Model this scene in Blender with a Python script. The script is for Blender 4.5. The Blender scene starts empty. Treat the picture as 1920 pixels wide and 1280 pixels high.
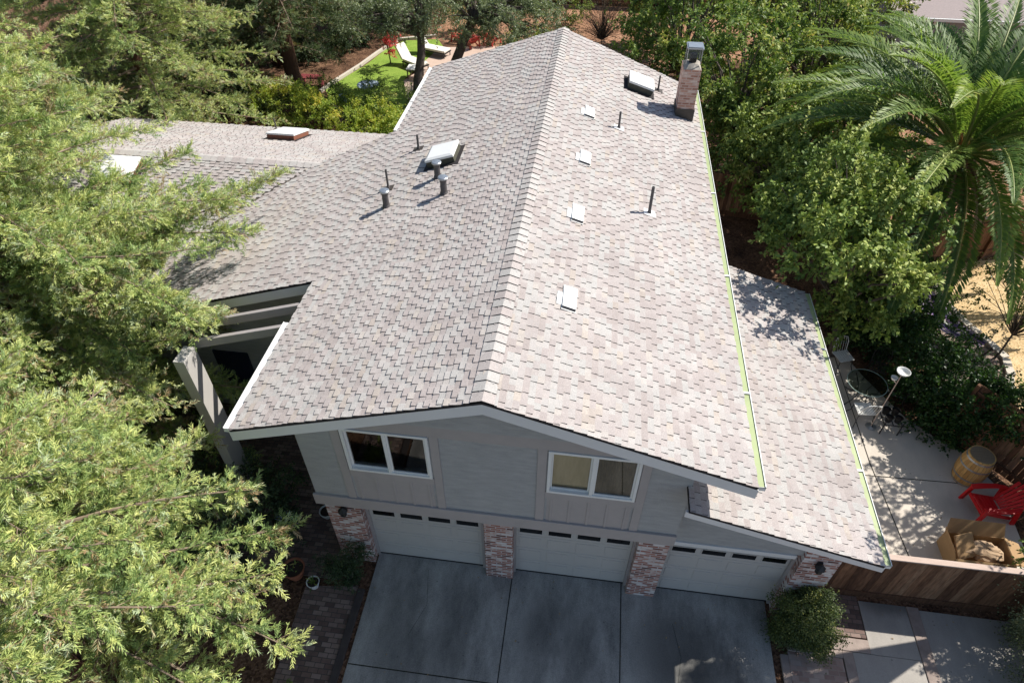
import bpy, math, random
import numpy as np
from mathutils import Vector, Matrix
sc = bpy.context.scene
col = sc.collection
R = math.radians
rnd = random.Random(7)

# ------------------------------------------------------------------ camera, world, sun, exposure
YAW, PIT, ROL, FPX = -.132, .766, .001, 1225.5
CAM = Vector((1.244, -6.572, 14.184))
fw = Vector((math.sin(YAW)*math.cos(PIT), math.cos(YAW)*math.cos(PIT), -math.sin(PIT)))
rt = Vector((math.cos(YAW), -math.sin(YAW), 0)); up = rt.cross(fw)
rr = rt*math.cos(ROL)+up*math.sin(ROL); uu = up*math.cos(ROL)-rt*math.sin(ROL)
cd = bpy.data.cameras.new("camera"); co = bpy.data.objects.new("camera", cd); col.objects.link(co)
cd.sensor_width = 36; cd.lens = FPX/1920*36; cd.clip_end = 2000; cd.clip_start = .05
co.matrix_world = Matrix(((rr.x, uu.x, -fw.x, CAM.x), (rr.y, uu.y, -fw.y, CAM.y), (rr.z, uu.z, -fw.z, CAM.z), (0, 0, 0, 1)))
sc.camera = co
SAZ, SEL = R(60.5), R(47.5)
sdir = Vector((math.cos(SEL)*math.sin(SAZ), math.cos(SEL)*math.cos(SAZ), math.sin(SEL)))
w = bpy.data.worlds.new("World"); sc.world = w; w.use_nodes = True
nt = w.node_tree; bg = nt.nodes["Background"]
sky = nt.nodes.new("ShaderNodeTexSky"); sky.sky_type = 'NISHITA'; sky.sun_disc = False
sky.sun_elevation = SEL; sky.sun_rotation = SAZ
nt.links.new(sky.outputs[0], bg.inputs[0]); bg.inputs[1].default_value = .10
sl = bpy.data.lights.new("sun", 'SUN'); sl.energy = 4.9; sl.angle = R(.53); sl.color = (1, .95, .87)
so = bpy.data.objects.new("sun", sl); col.objects.link(so); so.rotation_euler = sdir.to_track_quat('Z', 'Y').to_euler(); so.location = (20, 10, 40)
sc.view_settings.view_transform = 'Standard'; sc.view_settings.look = 'None'; sc.view_settings.exposure = .43; sc.view_settings.gamma = 1

# ------------------------------------------------------------------ helpers
class MB:
    def __init__(s): s.v = []; s.f = []; s.m = []; s.t = []
    def face(s, pts, m=0, t=0.):
        k = len(s.v); s.v += [tuple(p) for p in pts]; s.f.append(list(range(k, k+len(pts)))); s.m.append(m); s.t.append(t)
    def grid(s, vs, fs, m=0, t=0.):
        k = len(s.v); s.v += [tuple(p) for p in vs]
        for f in fs: s.f.append([i+k for i in f]); s.m.append(m); s.t.append(t)
    def box(s, x0, y0, z0, x1, y1, z1, m=0, t=0.):
        s.obox(((x0+x1)/2, (y0+y1)/2, (z0+z1)/2), (1, 0, 0), (0, 1, 0), (0, 0, 1), abs(x1-x0)/2, abs(y1-y0)/2, abs(z1-z0)/2, m, t)
    def obox(s, c, a, b, n, ha, hb, hn, m=0, t=0.):
        c = Vector(c); a = Vector(a)*ha; b = Vector(b)*hb; n = Vector(n)*hn
        vs = [c-a-b-n, c+a-b-n, c+a+b-n, c-a+b-n, c-a-b+n, c+a-b+n, c+a+b+n, c-a+b+n]
        s.grid(vs, [(3, 2, 1, 0), (4, 5, 6, 7), (0, 1, 5, 4), (1, 2, 6, 5), (2, 3, 7, 6), (3, 0, 4, 7)], m, t)
    def bar(s, p0, p1, wd, ht, m=0, t=0., upv=(0, 0, 1)):
        p0 = Vector(p0); p1 = Vector(p1); d = (p1-p0); L = d.length; d.normalize(); u = Vector(upv); b = d.cross(u)
        if b.length < 1e-4: b = d.cross(Vector((1, 0, 0)))
        b.normalize(); n = b.cross(d); s.obox((p0+p1)/2, d, b, n, L/2, wd/2, ht/2, m, t)
    def prism(s, poly, ext, m=0, mside=None, t=0.):
        n = len(poly); e = Vector(ext); P = [Vector(p) for p in poly]; Q = [p+e for p in P]
        s.face(P, m, t); s.face(Q[::-1], m, t)
        for i in range(n):
            j = (i+1) % n; s.face([P[j], P[i], Q[i], Q[j]], m if mside is None else mside, t)
    def tube(s, pts, rad, n=8, m=0, t=0., cap=True):
        P = [Vector(p) for p in pts]; k = len(s.v); ref = None
        if not hasattr(rad, '__len__'): rad = [rad]*len(P)
        for i, p in enumerate(P):
            d = (P[min(i+1, len(P)-1)]-P[max(i-1, 0)])
            d.normalize()
            if ref is None: ref = Vector((1, 0, 0)) if abs(d.x) < .9 else Vector((0, 1, 0))
            a = (ref-d*ref.dot(d)).normalized(); b = d.cross(a); ref = a
            for j in range(n):
                q = 2*math.pi*j/n; s.v.append(tuple(p+(a*math.cos(q)+b*math.sin(q))*rad[i]))
        for i in range(len(P)-1):
            for j in range(n):
                j2 = (j+1) % n; s.f.append([k+i*n+j, k+i*n+j2, k+(i+1)*n+j2, k+(i+1)*n+j]); s.m.append(m); s.t.append(t)
        if cap:
            s.f.append([k+j for j in range(n)][::-1]); s.m.append(m); s.t.append(t)
            s.f.append([k+(len(P)-1)*n+j for j in range(n)]); s.m.append(m); s.t.append(t)
    def lathe(s, c, prof, n=24, m=0, t=0.):
        c = Vector(c); k = len(s.v)
        for r, z in prof:
            for j in range(n): q = 2*math.pi*j/n; s.v.append((c.x+r*math.cos(q), c.y+r*math.sin(q), c.z+z))
        for i in range(len(prof)-1):
            for j in range(n):
                j2 = (j+1) % n; s.f.append([k+i*n+j, k+i*n+j2, k+(i+1)*n+j2, k+(i+1)*n+j]); s.m.append(m); s.t.append(t)
        if prof[0][0] > 0: s.f.append([k+j for j in range(n)][::-1]); s.m.append(m); s.t.append(t)
        if prof[-1][0] > 0: s.f.append([k+(len(prof)-1)*n+j for j in range(n)]); s.m.append(m); s.t.append(t)
    def build(s, name, mats, parent=None, smooth=False, bevel=0):
        me = bpy.data.meshes.new(name)
        o0 = Vector(parent.location) if parent is not None and parent.parent is None else (Vector(parent.parent.location) if parent is not None else Vector((0, 0, 0)))
        if o0.length: vv = [(a-o0.x, b-o0.y, c-o0.z) for a, b, c in s.v]
        else: vv = s.v
        me.from_pydata(vv, [], s.f)
        for x in (mats if isinstance(mats, (list, tuple)) else [mats]): me.materials.append(x)
        me.polygons.foreach_set('material_index', s.m)
        at = me.attributes.new('tint', 'FLOAT', 'FACE'); at.data.foreach_set('value', s.t)
        if smooth: me.polygons.foreach_set('use_smooth', [True]*len(s.f))
        me.update()
        o = bpy.data.objects.new(name, me); col.objects.link(o)
        if parent is not None: o.parent = parent
        if bevel:
            b = o.modifiers.new('bevel', 'BEVEL'); b.width = bevel; b.segments = 2; b.limit_method = 'ANGLE'
        return o

def tag(o, label=None, cat=None, group=None, kind=None):
    if label: o['label'] = label
    if cat: o['category'] = cat
    if group: o['group'] = group
    if kind: o['kind'] = kind
    return o
def empty(name, loc, label, cat, group=None):
    o = bpy.data.objects.new(name, None); col.objects.link(o); o.location = loc; o.empty_display_size = .2
    return tag(o, label, cat, group)
def children(o): return [c for c in bpy.data.objects if c.parent is o]
def copy_tree(o, parent=None):
    c = o.copy(); col.objects.link(c); c.parent = parent
    for ch in children(o): copy_tree(ch, c)
    return c

# ------------------------------------------------------------------ materials
def newmat(name):
    m = bpy.data.materials.new(name); m.use_nodes = True
    n = m.node_tree; b = n.nodes['Principled BSDF']; return m, n, b, n.nodes.new, n.links.new
def ramp(new, stops):
    r = new("ShaderNodeValToRGB"); e = r.color_ramp.elements
    while len(e) < len(stops): e.new(.5)
    for i, (p, c) in enumerate(stops): e[i].position = p; e[i].color = (*c, 1)
    return r
def pm(name, c0, c1=None, scale=6, rough=.7, bump=0, bscale=None, metal=0, detail=6, stretch=None, spec=.4):
    m, n, b, new, link = newmat(name)
    b.inputs['Roughness'].default_value = rough; b.inputs['Metallic'].default_value = metal; b.inputs['Specular IOR Level'].default_value = spec
    tc = new("ShaderNodeTexCoord"); mp = new("ShaderNodeMapping"); link(tc.outputs['Object'], mp.inputs[0])
    if stretch: mp.inputs['Scale'].default_value = stretch
    if c1 is None: c1 = tuple(x*.82 for x in c0)
    t = new("ShaderNodeTexNoise"); t.inputs['Scale'].default_value = scale; t.inputs['Detail'].default_value = detail; t.inputs['Roughness'].default_value = .65
    link(mp.outputs[0], t.inputs[0]); r = ramp(new, [(.3, c1), (.7, c0)]); link(t.outputs[0], r.inputs[0]); link(r.outputs[0], b.inputs[0])
    if bump:
        t2 = new("ShaderNodeTexNoise"); t2.inputs['Scale'].default_value = bscale or scale*4; t2.inputs['Detail'].default_value = 4; link(mp.outputs[0], t2.inputs[0])
        bp = new("ShaderNodeBump"); bp.inputs['Strength'].default_value = bump; bp.inputs['Distance'].default_value = .02; link(t2.outputs[0], bp.inputs['Height']); link(bp.outputs[0], b.inputs['Normal'])
    return m
def tm(name, stops, rough=.8, noise=.25, nscale=30, bump=0, spec=.3, stretch=None, big=0):
    """colour by per-face tint, times a fine noise"""
    m, n, b, new, link = newmat(name); b.inputs['Roughness'].default_value = rough; b.inputs['Specular IOR Level'].default_value = spec
    a = new("ShaderNodeAttribute"); a.attribute_name = 'tint'; r = ramp(new, stops); link(a.outputs['Fac'], r.inputs[0])
    tc = new("ShaderNodeTexCoord"); mp = new("ShaderNodeMapping"); link(tc.outputs['Object'], mp.inputs[0])
    if stretch: mp.inputs['Scale'].default_value = stretch
    t = new("ShaderNodeTexNoise"); t.inputs['Scale'].default_value = nscale; t.inputs['Detail'].default_value = 5; link(mp.outputs[0], t.inputs[0])
    mr = new("ShaderNodeMapRange"); mr.inputs[1].default_value = .3; mr.inputs[2].default_value = .7; mr.inputs[3].default_value = 1-noise; mr.inputs[4].default_value = 1+noise; link(t.outputs[0], mr.inputs[0])
    mx = new("ShaderNodeMix"); mx.data_type = 'RGBA'; mx.blend_type = 'MULTIPLY'; mx.inputs[0].default_value = 1
    link(r.outputs[0], mx.inputs[6]); cmb = new("ShaderNodeCombineColor")
    val = mr.outputs[0]
    if big:   # broad weathering over the whole surface
        tb = new("ShaderNodeTexNoise"); tb.inputs['Scale'].default_value = .9; tb.inputs['Detail'].default_value = 6; tb.inputs['Roughness'].default_value = .7; link(tc.outputs['Object'], tb.inputs[0])
        mb_ = new("ShaderNodeMapRange"); mb_.inputs[1].default_value = .3; mb_.inputs[2].default_value = .7; mb_.inputs[3].default_value = 1-big; mb_.inputs[4].default_value = 1+big; link(tb.outputs[0], mb_.inputs[0])
        mm = new("ShaderNodeMath"); mm.operation = 'MULTIPLY'; link(val, mm.inputs[0]); link(mb_.outputs[0], mm.inputs[1]); val = mm.outputs[0]
    for i in range(3): link(val, cmb.inputs[i])
    link(cmb.outputs[0], mx.inputs[7]); link(mx.outputs[2], b.inputs[0])
    if bump:
        bp = new("ShaderNodeBump"); bp.inputs['Strength'].default_value = bump; bp.inputs['Distance'].default_value = .01; link(t.outputs[0], bp.inputs['Height']); link(bp.outputs[0], b.inputs['Normal'])
    return m
def leafmat(name, stops, trans=.35, rough=.5, tgain=1.3, spec=.35):
    m, n, b, new, link = newmat(name); b.inputs['Roughness'].default_value = rough; b.inputs['Specular IOR Level'].default_value = spec
    a = new("ShaderNodeAttribute"); a.attribute_name = 'tint'; r = ramp(new, stops); link(a.outputs['Fac'], r.inputs[0]); link(r.outputs[0], b.inputs[0])
    tr = new("ShaderNodeBsdfTranslucent"); g = new("ShaderNodeMix"); g.data_type = 'RGBA'; g.blend_type = 'MULTIPLY'; g.inputs[0].default_value = 1
    link(r.outputs[0], g.inputs[6]); g.inputs[7].default_value = (tgain, tgain*1.05, tgain*.6, 1); link(g.outputs[2], tr.inputs[0])
    mx = new("ShaderNodeMixShader"); mx.inputs[0].default_value = trans; link(b.outputs[0], mx.inputs[1]); link(tr.outputs[0], mx.inputs[2])
    link(mx.outputs[0], n.nodes['Material Output'].inputs[0]); return m
def brickmat(name, cols, mortar, bw=.22, bh=.075, ms=.012, flat=False, bump=.5, off=.5):
    m, n, b, new, link = newmat(name); b.inputs['Roughness'].default_value = .85
    tc = new("ShaderNodeTexCoord"); sp = new("ShaderNodeSeparateXYZ"); link(tc.outputs['Object'], sp.inputs[0]); cb = new("ShaderNodeCombineXYZ")
    if flat: link(sp.outputs[0], cb.inputs[0]); link(sp.outputs[1], cb.inputs[1])
    else:
        ad = new("ShaderNodeMath"); link(sp.outputs[0], ad.inputs[0]); link(sp.outputs[1], ad.inputs[1]); link(ad.outputs[0], cb.inputs[0]); link(sp.outputs[2], cb.inputs[1])
    br = new("ShaderNodeTexBrick"); br.inputs['Scale'].default_value = 1; br.inputs['Brick Width'].default_value = bw; br.inputs['Row Height'].default_value = bh
    br.inputs['Mortar Size'].default_value = ms; br.inputs['Mortar Smooth'].default_value = .2; br.inputs['Color1'].default_value = (0, 0, 0, 1); br.inputs['Color2'].default_value = (1, 1, 1, 1); br.inputs['Mortar'].default_value = (.5, .5, .5, 1); br.offset = off
    link(cb.outputs[0], br.inputs[0])
    no = new("ShaderNodeTexNoise"); no.inputs['Scale'].default_value = 9; no.inputs['Detail'].default_value = 6; link(cb.outputs[0], no.inputs[0])
    ad2 = new("ShaderNodeMath"); ad2.operation = 'MULTIPLY_ADD'; link(no.outputs[0], ad2.inputs[0]); ad2.inputs[1].default_value = .7; link(br.outputs[0], ad2.inputs[2])
    sb = new("ShaderNodeMath"); sb.operation = 'SUBTRACT'; link(ad2.outputs[0], sb.inputs[0]); sb.inputs[1].default_value = .35
    r = ramp(new, cols); link(sb.outputs[0], r.inputs[0])
    mx = new("ShaderNodeMix"); mx.data_type = 'RGBA'; link(br.outputs['Fac'], mx.inputs[0]); link(r.outputs[0], mx.inputs[6]); mx.inputs[7].default_value = (*mortar, 1); link(mx.outputs[2], b.inputs[0])
    iv = new("ShaderNodeMath"); iv.operation = 'SUBTRACT'; iv.inputs[0].default_value = 1; link(br.outputs['Fac'], iv.inputs[1])
    bp = new("ShaderNodeBump"); bp.inputs['Strength'].default_value = bump; bp.inputs['Distance'].default_value = .01; link(iv.outputs[0], bp.inputs['Height']); link(bp.outputs[0], b.inputs['Normal'])
    return m
def glassmat(name, tint=(.5, .55, .55), refl=1.0):
    m, n, b, new, link = newmat(name); n.nodes.remove(b)
    t = new("ShaderNodeBsdfTransparent"); t.inputs[0].default_value = (*tint, 1); g = new("ShaderNodeBsdfGlossy"); g.inputs['Roughness'].default_value = .02
    f = new("ShaderNodeFresnel"); f.inputs[0].default_value = 1.6; mu = new("ShaderNodeMath"); mu.operation = 'MULTIPLY'; link(f.outputs[0], mu.inputs[0]); mu.inputs[1].default_value = refl
    mx = new("ShaderNodeMixShader"); link(mu.outputs[0], mx.inputs[0]); link(t.outputs[0], mx.inputs[1]); link(g.outputs[0], mx.inputs[2]); link(mx.outputs[0], n.nodes['Material Output'].inputs[0]); return m

M = {}
M['shingle'] = tm('shingle', [(0, (.365, .32, .30)), (.3, (.40, .355, .337)), (.5, (.425, .386, .366)), (.68, (.428, .413, .392)), (.82, (.455, .425, .402)), (.92, (.46, .408, .36)), (1, (.385, .335, .30))], .95, .16, 55, .2, .1, big=.10)
M['shingle_edge'] = pm('shingle_edge', (.035, .03, .03), rough=.95)
M['trim'] = pm('trim', (.41, .37, .355), (.365, .335, .32), 3, .6)
M['fascia'] = pm('fascia', (.74, .73, .71), (.69, .68, .66), 2, .5)
M['stucco'] = pm('stucco', (.43, .43, .42), (.33, .33, .325), 5, .9, .55, 40, stretch=(.5, 1, 2.2))
M['garage'] = pm('garage', (.52, .495, .46), (.48, .46, .43), 1.5, .5)
M['white'] = pm('white', (.80, .80, .77), (.74, .74, .71), 3, .45)
M['gutter_in'] = pm('gutter_in', (.43, .50, .25), (.34, .40, .19), 2, .5)
M['black'] = pm('black', (.012, .012, .012), rough=.5)
M['dark'] = pm('dark_room', (.05, .047, .045), rough=.9)
M['glass'] = glassmat('window_glass', (.82, .85, .84))
M['door_glass'] = pm('door_glass', (.008, .008, .009), rough=.08, spec=.5)
M['blind'] = pm('blind', (.86, .68, .40), (.74, .57, .32), 3, .8, stretch=(6, 1, 1))
M['brick'] = brickmat('whitewashed_brick', [(0, (.10, .045, .04)), (.25, (.27, .10, .07)), (.55, (.38, .165, .12)), (.72, (.50, .34, .29)), (.85, (.64, .57, .54)), (1, (.70, .65, .62))], (.52, .47, .45))
M['chimney_brick'] = brickmat('chimney_brick', [(0, (.36, .17, .12)), (.5, (.52, .27, .20)), (.8, (.62, .38, .30)), (1, (.72, .56, .48))], (.60, .44, .37), .2, .07)
M['paver'] = brickmat('brick_paver', [(0, (.10, .065, .055)), (.5, (.17, .11, .09)), (1, (.26, .19, .16))], (.07, .06, .05), .21, .105, .008, True, .4)
M['paver2'] = brickmat('pale_brick_paver', [(0, (.24, .15, .12)), (.5, (.34, .235, .195)), (1, (.42, .33, .28))], (.3, .25, .21), .21, .105, .006, True, .3)
M['metal'] = pm('galvanised', (.45, .48, .50), (.36, .38, .40), 8, .35, metal=.7)
M['pipe'] = pm('painted_pipe', (.11, .10, .10), (.08, .075, .075), 12, .6)
M['flashing'] = pm('flashing', (.085, .068, .055), (.06, .05, .042), 8, .5)
M['skytop'] = pm('skylight_dome', (.82, .82, .80), (.78, .78, .76), 2, .25)
M['curb_brown'] = pm('skylight_curb', (.26, .10, .06), (.20, .08, .05), 6, .7)
M['curb_green'] = pm('skylight_curb_dark', (.09, .085, .06), (.06, .06, .045), 10, .7)
M['wood'] = tm('fence_wood', [(0, (.10, .052, .032)), (.4, (.165, .085, .05)), (.75, (.24, .13, .075)), (1, (.30, .18, .11))], .85, .35, 7, .3, .2, (3, 3, .5))
M['timber'] = pm('weathered_timber', (.36, .29, .25), (.24, .19, .165), 4, .9, .4, stretch=(1, 1, 1))
M['timber_dark'] = pm('dark_timber', (.075, .06, .055), (.05, .04, .036), 5, .9)
M['capwood'] = pm('cap_wood', (.55, .43, .36), (.46, .35, .29), 5, .8, stretch=(1, 6, 1))
M['red'] = pm('red_plastic', (.62, .012, .015), (.55, .01, .012), 3, .4)
M['red_dull'] = pm('faded_red', (.42, .05, .04), (.34, .04, .03), 3, .6)
M['redwood_bark'] = pm('redwood_bark', (.14, .065, .04), (.07, .035, .024), 9, .95, .8, 20, stretch=(3, 3, .4))
M['grey_bark'] = pm('grey_bark', (.16, .13, .11), (.07, .055, .045), 10, .95, .8, 24)
M['twig'] = pm('twig', (.30, .23, .17), (.19, .14, .10), 9, .9)
M['barrel'] = tm('barrel_staves', [(0, (.44, .24, .08)), (.5, (.58, .34, .12)), (1, (.66, .42, .17))], .6, .2, 10, stretch=(4, 4, .6))
M['barrel_top'] = pm('barrel_head', (.28, .20, .13), (.20, .14, .09), 5, .7, stretch=(1, 6, 1))
M['card'] = pm('cardboard', (.40, .26, .13), (.35, .22, .11), 3, .85)
M['paper'] = pm('kraft_paper', (.48, .34, .22), (.38, .26, .16), 5, .9, .6, 9)
M['bag'] = pm('plastic_bag', (.18, .34, .34), (.60, .68, .70), 9, .3)
M['iron'] = pm('wrought_iron', (.03, .03, .032), rough=.5)
M['tableglass'] = glassmat('table_glass', (.34, .42, .40), 1.5)
M['terracotta'] = pm('terracotta', (.36, .13, .07), (.28, .10, .055), 6, .8)
M['soil'] = pm('potting_soil', (.045, .03, .022), rough=.95)
M['stone'] = pm('edging_stone', (.62, .56, .48), (.50, .45, .38), 9, .9, .3)
M['cushion'] = pm('cushion', (.80, .77, .70), (.72, .69, .62), 4, .9)
M['maroon'] = pm('maroon_paint', (.26, .055, .06), (.18, .04, .045), 5, .6)

# ------------------------------------------------------------------ setting
def sheet(name, pts, z, mat, kind='structure', z1=None):
    mb = MB(); mb.face([(x, y, z) for x, y in pts]); o = mb.build(name, mat); tag(o, kind=kind); return o
def slab(name, pts, z0, z1, mats, mside=0):
    mb = MB(); mb.prism([(x, y, z1) for x, y in pts], (0, 0, z0-z1), 0, mside); o = mb.build(name, mats); return o

def groundmat(name, stops, s1, s2, bump=.6):
    m, n, b, new, link = newmat(name); b.inputs['Roughness'].default_value = .95; b.inputs['Specular IOR Level'].default_value = .1
    tc = new("ShaderNodeTexCoord"); a = new("ShaderNodeTexNoise"); a.inputs['Scale'].default_value = s1; a.inputs['Detail'].default_value = 8; link(tc.outputs['Object'], a.inputs[0])
    c = new("ShaderNodeTexVoronoi"); c.inputs['Scale'].default_value = s2; link(tc.outputs['Object'], c.inputs[0])
    ad = new("ShaderNodeMath"); ad.operation = 'MULTIPLY_ADD'; sp = new("ShaderNodeSeparateColor"); link(c.outputs['Color'], sp.inputs[0]); link(sp.outputs[0], ad.inputs[0]); ad.inputs[1].default_value = .45
    sb = new("ShaderNodeMath"); sb.operation = 'SUBTRACT'; link(a.outputs[0], sb.inputs[0]); sb.inputs[1].default_value = .2; link(sb.outputs[0], ad.inputs[2])
    r = ramp(new, stops); link(ad.outputs[0], r.inputs[0]); link(r.outputs[0], b.inputs[0])
    bp = new("ShaderNodeBump"); bp.inputs['Strength'].default_value = bump; bp.inputs['Distance'].default_value = .03; link(c.outputs['Distance'], bp.inputs['Height']); link(bp.outputs[0], b.inputs['Normal'])
    return m
M['mulch'] = groundmat('mulch', [(.15, (.035, .02, .014)), (.45, (.10, .055, .034)), (.75, (.20, .115, .07)), (1, (.32, .20, .13))], 1.2, 22)
M['bark'] = groundmat('bark_chips', [(.1, (.12, .06, .035)), (.5, (.30, .16, .095)), (.9, (.45, .27, .17))], .8, 14)
M['drygrass'] = groundmat('dry_grass', [(.1, (.36, .24, .12)), (.5, (.58, .42, .23)), (.9, (.70, .55, .33))], .7, 30, .3)
M['gravel'] = groundmat('gravel', [(.1, (.14, .10, .085)), (.5, (.32, .24, .20)), (.9, (.50, .41, .35))], 2, 26, .9)
M['lawn'] = groundmat('lawn', [(.1, (.13, .22, .035)), (.5, (.22, .33, .055)), (.9, (.31, .41, .085))], 1.2, 40, .5)
M['pinkconc'] = pm('pink_concrete', (.56, .42, .34), (.48, .36, .29), 2, .9)
def concmat(name, c0, c1, stains):
    m, n, b, new, link = newmat(name); b.inputs['Roughness'].default_value = .8; b.inputs['Specular IOR Level'].default_value = .3
    tc = new("ShaderNodeTexCoord"); big = new("ShaderNodeTexNoise"); big.inputs['Scale'].default_value = .9; big.inputs['Detail'].default_value = 7; big.inputs['Roughness'].default_value = .72; link(tc.outputs['Object'], big.inputs[0])
    fine = new("ShaderNodeTexNoise"); fine.inputs['Scale'].default_value = 45; fine.inputs['Detail'].default_value = 5; link(tc.outputs['Object'], fine.inputs[0])
    mps = new("ShaderNodeMapping"); mps.inputs['Scale'].default_value = (2.0, .8, 1); link(tc.outputs['Object'], mps.inputs[0]); link(mps.outputs[0], big.inputs[0])
    mu = new("ShaderNodeMath"); mu.operation = 'MULTIPLY_ADD'; link(fine.outputs[0], mu.inputs[0]); mu.inputs[1].default_value = .42; link(big.outputs[0], mu.inputs[2])
    r = ramp(new, [(.46, c1), (.9, c0)]); link(mu.outputs[0], r.inputs[0]); last = r.outputs[0]
    # parking stains: soft elliptical patches of oil and tyre grime
    for (sx, sy, rx, ry, am) in stains:
        mp = new("ShaderNodeMapping"); mp.vector_type = 'POINT'; mp.inputs['Location'].default_value = (-sx/rx, -sy/ry, 0); mp.inputs['Scale'].default_value = (1/rx, 1/ry, 0); link(tc.outputs['Object'], mp.inputs[0])
        wn = new("ShaderNodeMix"); wn.data_type = 'RGBA'; wn.blend_type = 'LINEAR_LIGHT'; wn.inputs[0].default_value = .55; link(mp.outputs[0], wn.inputs[6]); link(big.outputs['Color'], wn.inputs[7])
        ln = new("ShaderNodeVectorMath"); ln.operation = 'LENGTH'; link(wn.outputs[2], ln.inputs[0])
        mr = new("ShaderNodeMapRange"); mr.interpolation_type = 'SMOOTHSTEP'; mr.inputs[1].default_value = .35; mr.inputs[2].default_value = 1.15; mr.inputs[3].default_value = am; mr.inputs[4].default_value = 0; link(ln.outputs['Value'], mr.inputs[0])
        mx = new("ShaderNodeMix"); mx.data_type = 'RGBA'; link(mr.outputs[0], mx.inputs[0]); link(last, mx.inputs[6]); mx.inputs[7].default_value = (.05, .05, .048, 1); last = mx.outputs[2]
    vo = new("ShaderNodeTexVoronoi"); vo.inputs['Scale'].default_value = 4.5; link(tc.outputs['Object'], vo.inputs[0])     # drips and small spots
    vr = new("ShaderNodeMapRange"); vr.inputs[1].default_value = .05; vr.inputs[2].default_value = .11; vr.inputs[3].default_value = .5; vr.inputs[4].default_value = 0; link(vo.outputs['Distance'], vr.inputs[0])
    vs = new("ShaderNodeSeparateColor"); link(vo.outputs['Color'], vs.inputs[0]); vg = new("ShaderNodeMath"); vg.operation = 'GREATER_THAN'; link(vs.outputs[0], vg.inputs[0]); vg.inputs[1].default_value = .72; vm = new("ShaderNodeMath"); vm.operation = 'MULTIPLY'; link(vg.outputs[0], vm.inputs[0]); link(vr.outputs[0], vm.inputs[1])
    mv = new("ShaderNodeMix"); mv.data_type = 'RGBA'; link(vm.outputs[0], mv.inputs[0]); link(last, mv.inputs[6]); mv.inputs[7].default_value = (.05, .05, .05, 1); last = mv.outputs[2]
    link(last, b.inputs[0])
    bp = new("ShaderNodeBump"); bp.inputs['Strength'].default_value = .15; bp.inputs['Distance'].default_value = .005; link(fine.outputs[0], bp.inputs['Height']); link(bp.outputs[0], b.inputs['Normal'])
    return m
M['drive'] = concmat('driveway_concrete', (.42, .405, .37), (.13, .128, .12), [(-1.9, -1.0, .55, 1.6, .28), (-.7, -.8, .5, 1.3, .32), (-1.3, -1.6, 1.1, .8, .25), (1.5, -.7, .9, .9, .38), (1.0, -1.2, .4, 1.5, .2), (2.1, -1.3, .4, 1.4, .2), (4.2, -.8, 1.3, 1.1, .62), (4.5, -1.8, 1.4, 1.2, .5)])
M['patio'] = concmat('patio_concrete', (.64, .57, .49), (.50, .45, .39), [(11, 3.6, .6, .5, .3), (8.6, 3.2, .4, .7, .2)])
M['path'] = concmat('path_concrete', (.40, .37, .33), (.28, .26, .235), [(8.6, .9, .8, .4, .6)])
M['joint'] = pm('joint', (.03, .03, .022), rough=.95)

sheet('ground', [(-260, -150), (260, -150), (260, 400), (-260, 400)], -.03, M['mulch'])
sheet('bark_slope', [(-9, 33.5), (-2.5, 31), (6, 31), (16, 36), (16, 43), (-9, 43)], -.022, M['bark'])
sheet('street', [(-90, -40), (90, -40), (90, -13), (-90, -13)], -.022, pm('asphalt', (.06, .06, .06), rough=.9))
o = slab('driveway', [(-2.82, .60), (5.94, .60), (5.94, -13), (-3.1, -13), (-2.80, -2.3)], -.02, .004, [M['drive']]); tag(o, kind='structure')
mb = MB()
def strip(mb, p, q, wd, z, m=0):
    p = Vector((*p, z)); q = Vector((*q, z)); d = (q-p).normalized(); n = Vector((-d.y, d.x, 0))*wd/2; mb.face([p-n, q-n, q+n, p+n], m)
for p, q in (((.33, .58), (.33, -12.9)), ((2.79, .58), (2.79, -12.9)), ((-2.79, -1.93), (5.9, -1.90)), ((-2.79, -6.5), (5.9, -6.5))): strip(mb, p, q, .022, .008)
for pts in ([(3.9, -.2), (4.05, -.9), (3.95, -1.5), (4.3, -2.4)], [(-1.6, .3), (-1.45, -.5), (-1.7, -1.2)], [(.5, -2.1), (1.2, -2.5), (1.5, -3.2), (2.3, -3.6)]):
    for p, q in zip(pts, pts[1:]): strip(mb, p, q, .006, .0078)
o = mb.build('driveway_joint', M['joint']); tag(o, kind='structure')
o = slab('brick_walk', [(-4.25, -.45), (-3.08, -.28), (-2.97, -1.8), (-3.05, -6), (-4.1, -6)], -.02, .012, [M['paver']]); tag(o, kind='structure')
o = slab('patio', [(6.2, 1.12), (12.1, 1.12), (12.3, 4.3), (11.72, 5.45), (11.3, 5.75), (10.6, 6.45), (9.85, 7.9), (9.3, 9.2), (8.6, 8.4), (8.0, 7.6), (6.2, 7.2)], -.02, .004, [M['patio']]); tag(o, kind='structure')
mb = MB()
for p, q in (((9.15, 9.6), (9.22, 4.7)), ((9.22, 4.7), (9.52, 1.15)), ((6.5, 4.25), (12.2, 4.41))): strip(mb, p, q, .025, .008)
o = mb.build('patio_joint', M['joint']); tag(o, kind='structure')
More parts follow.
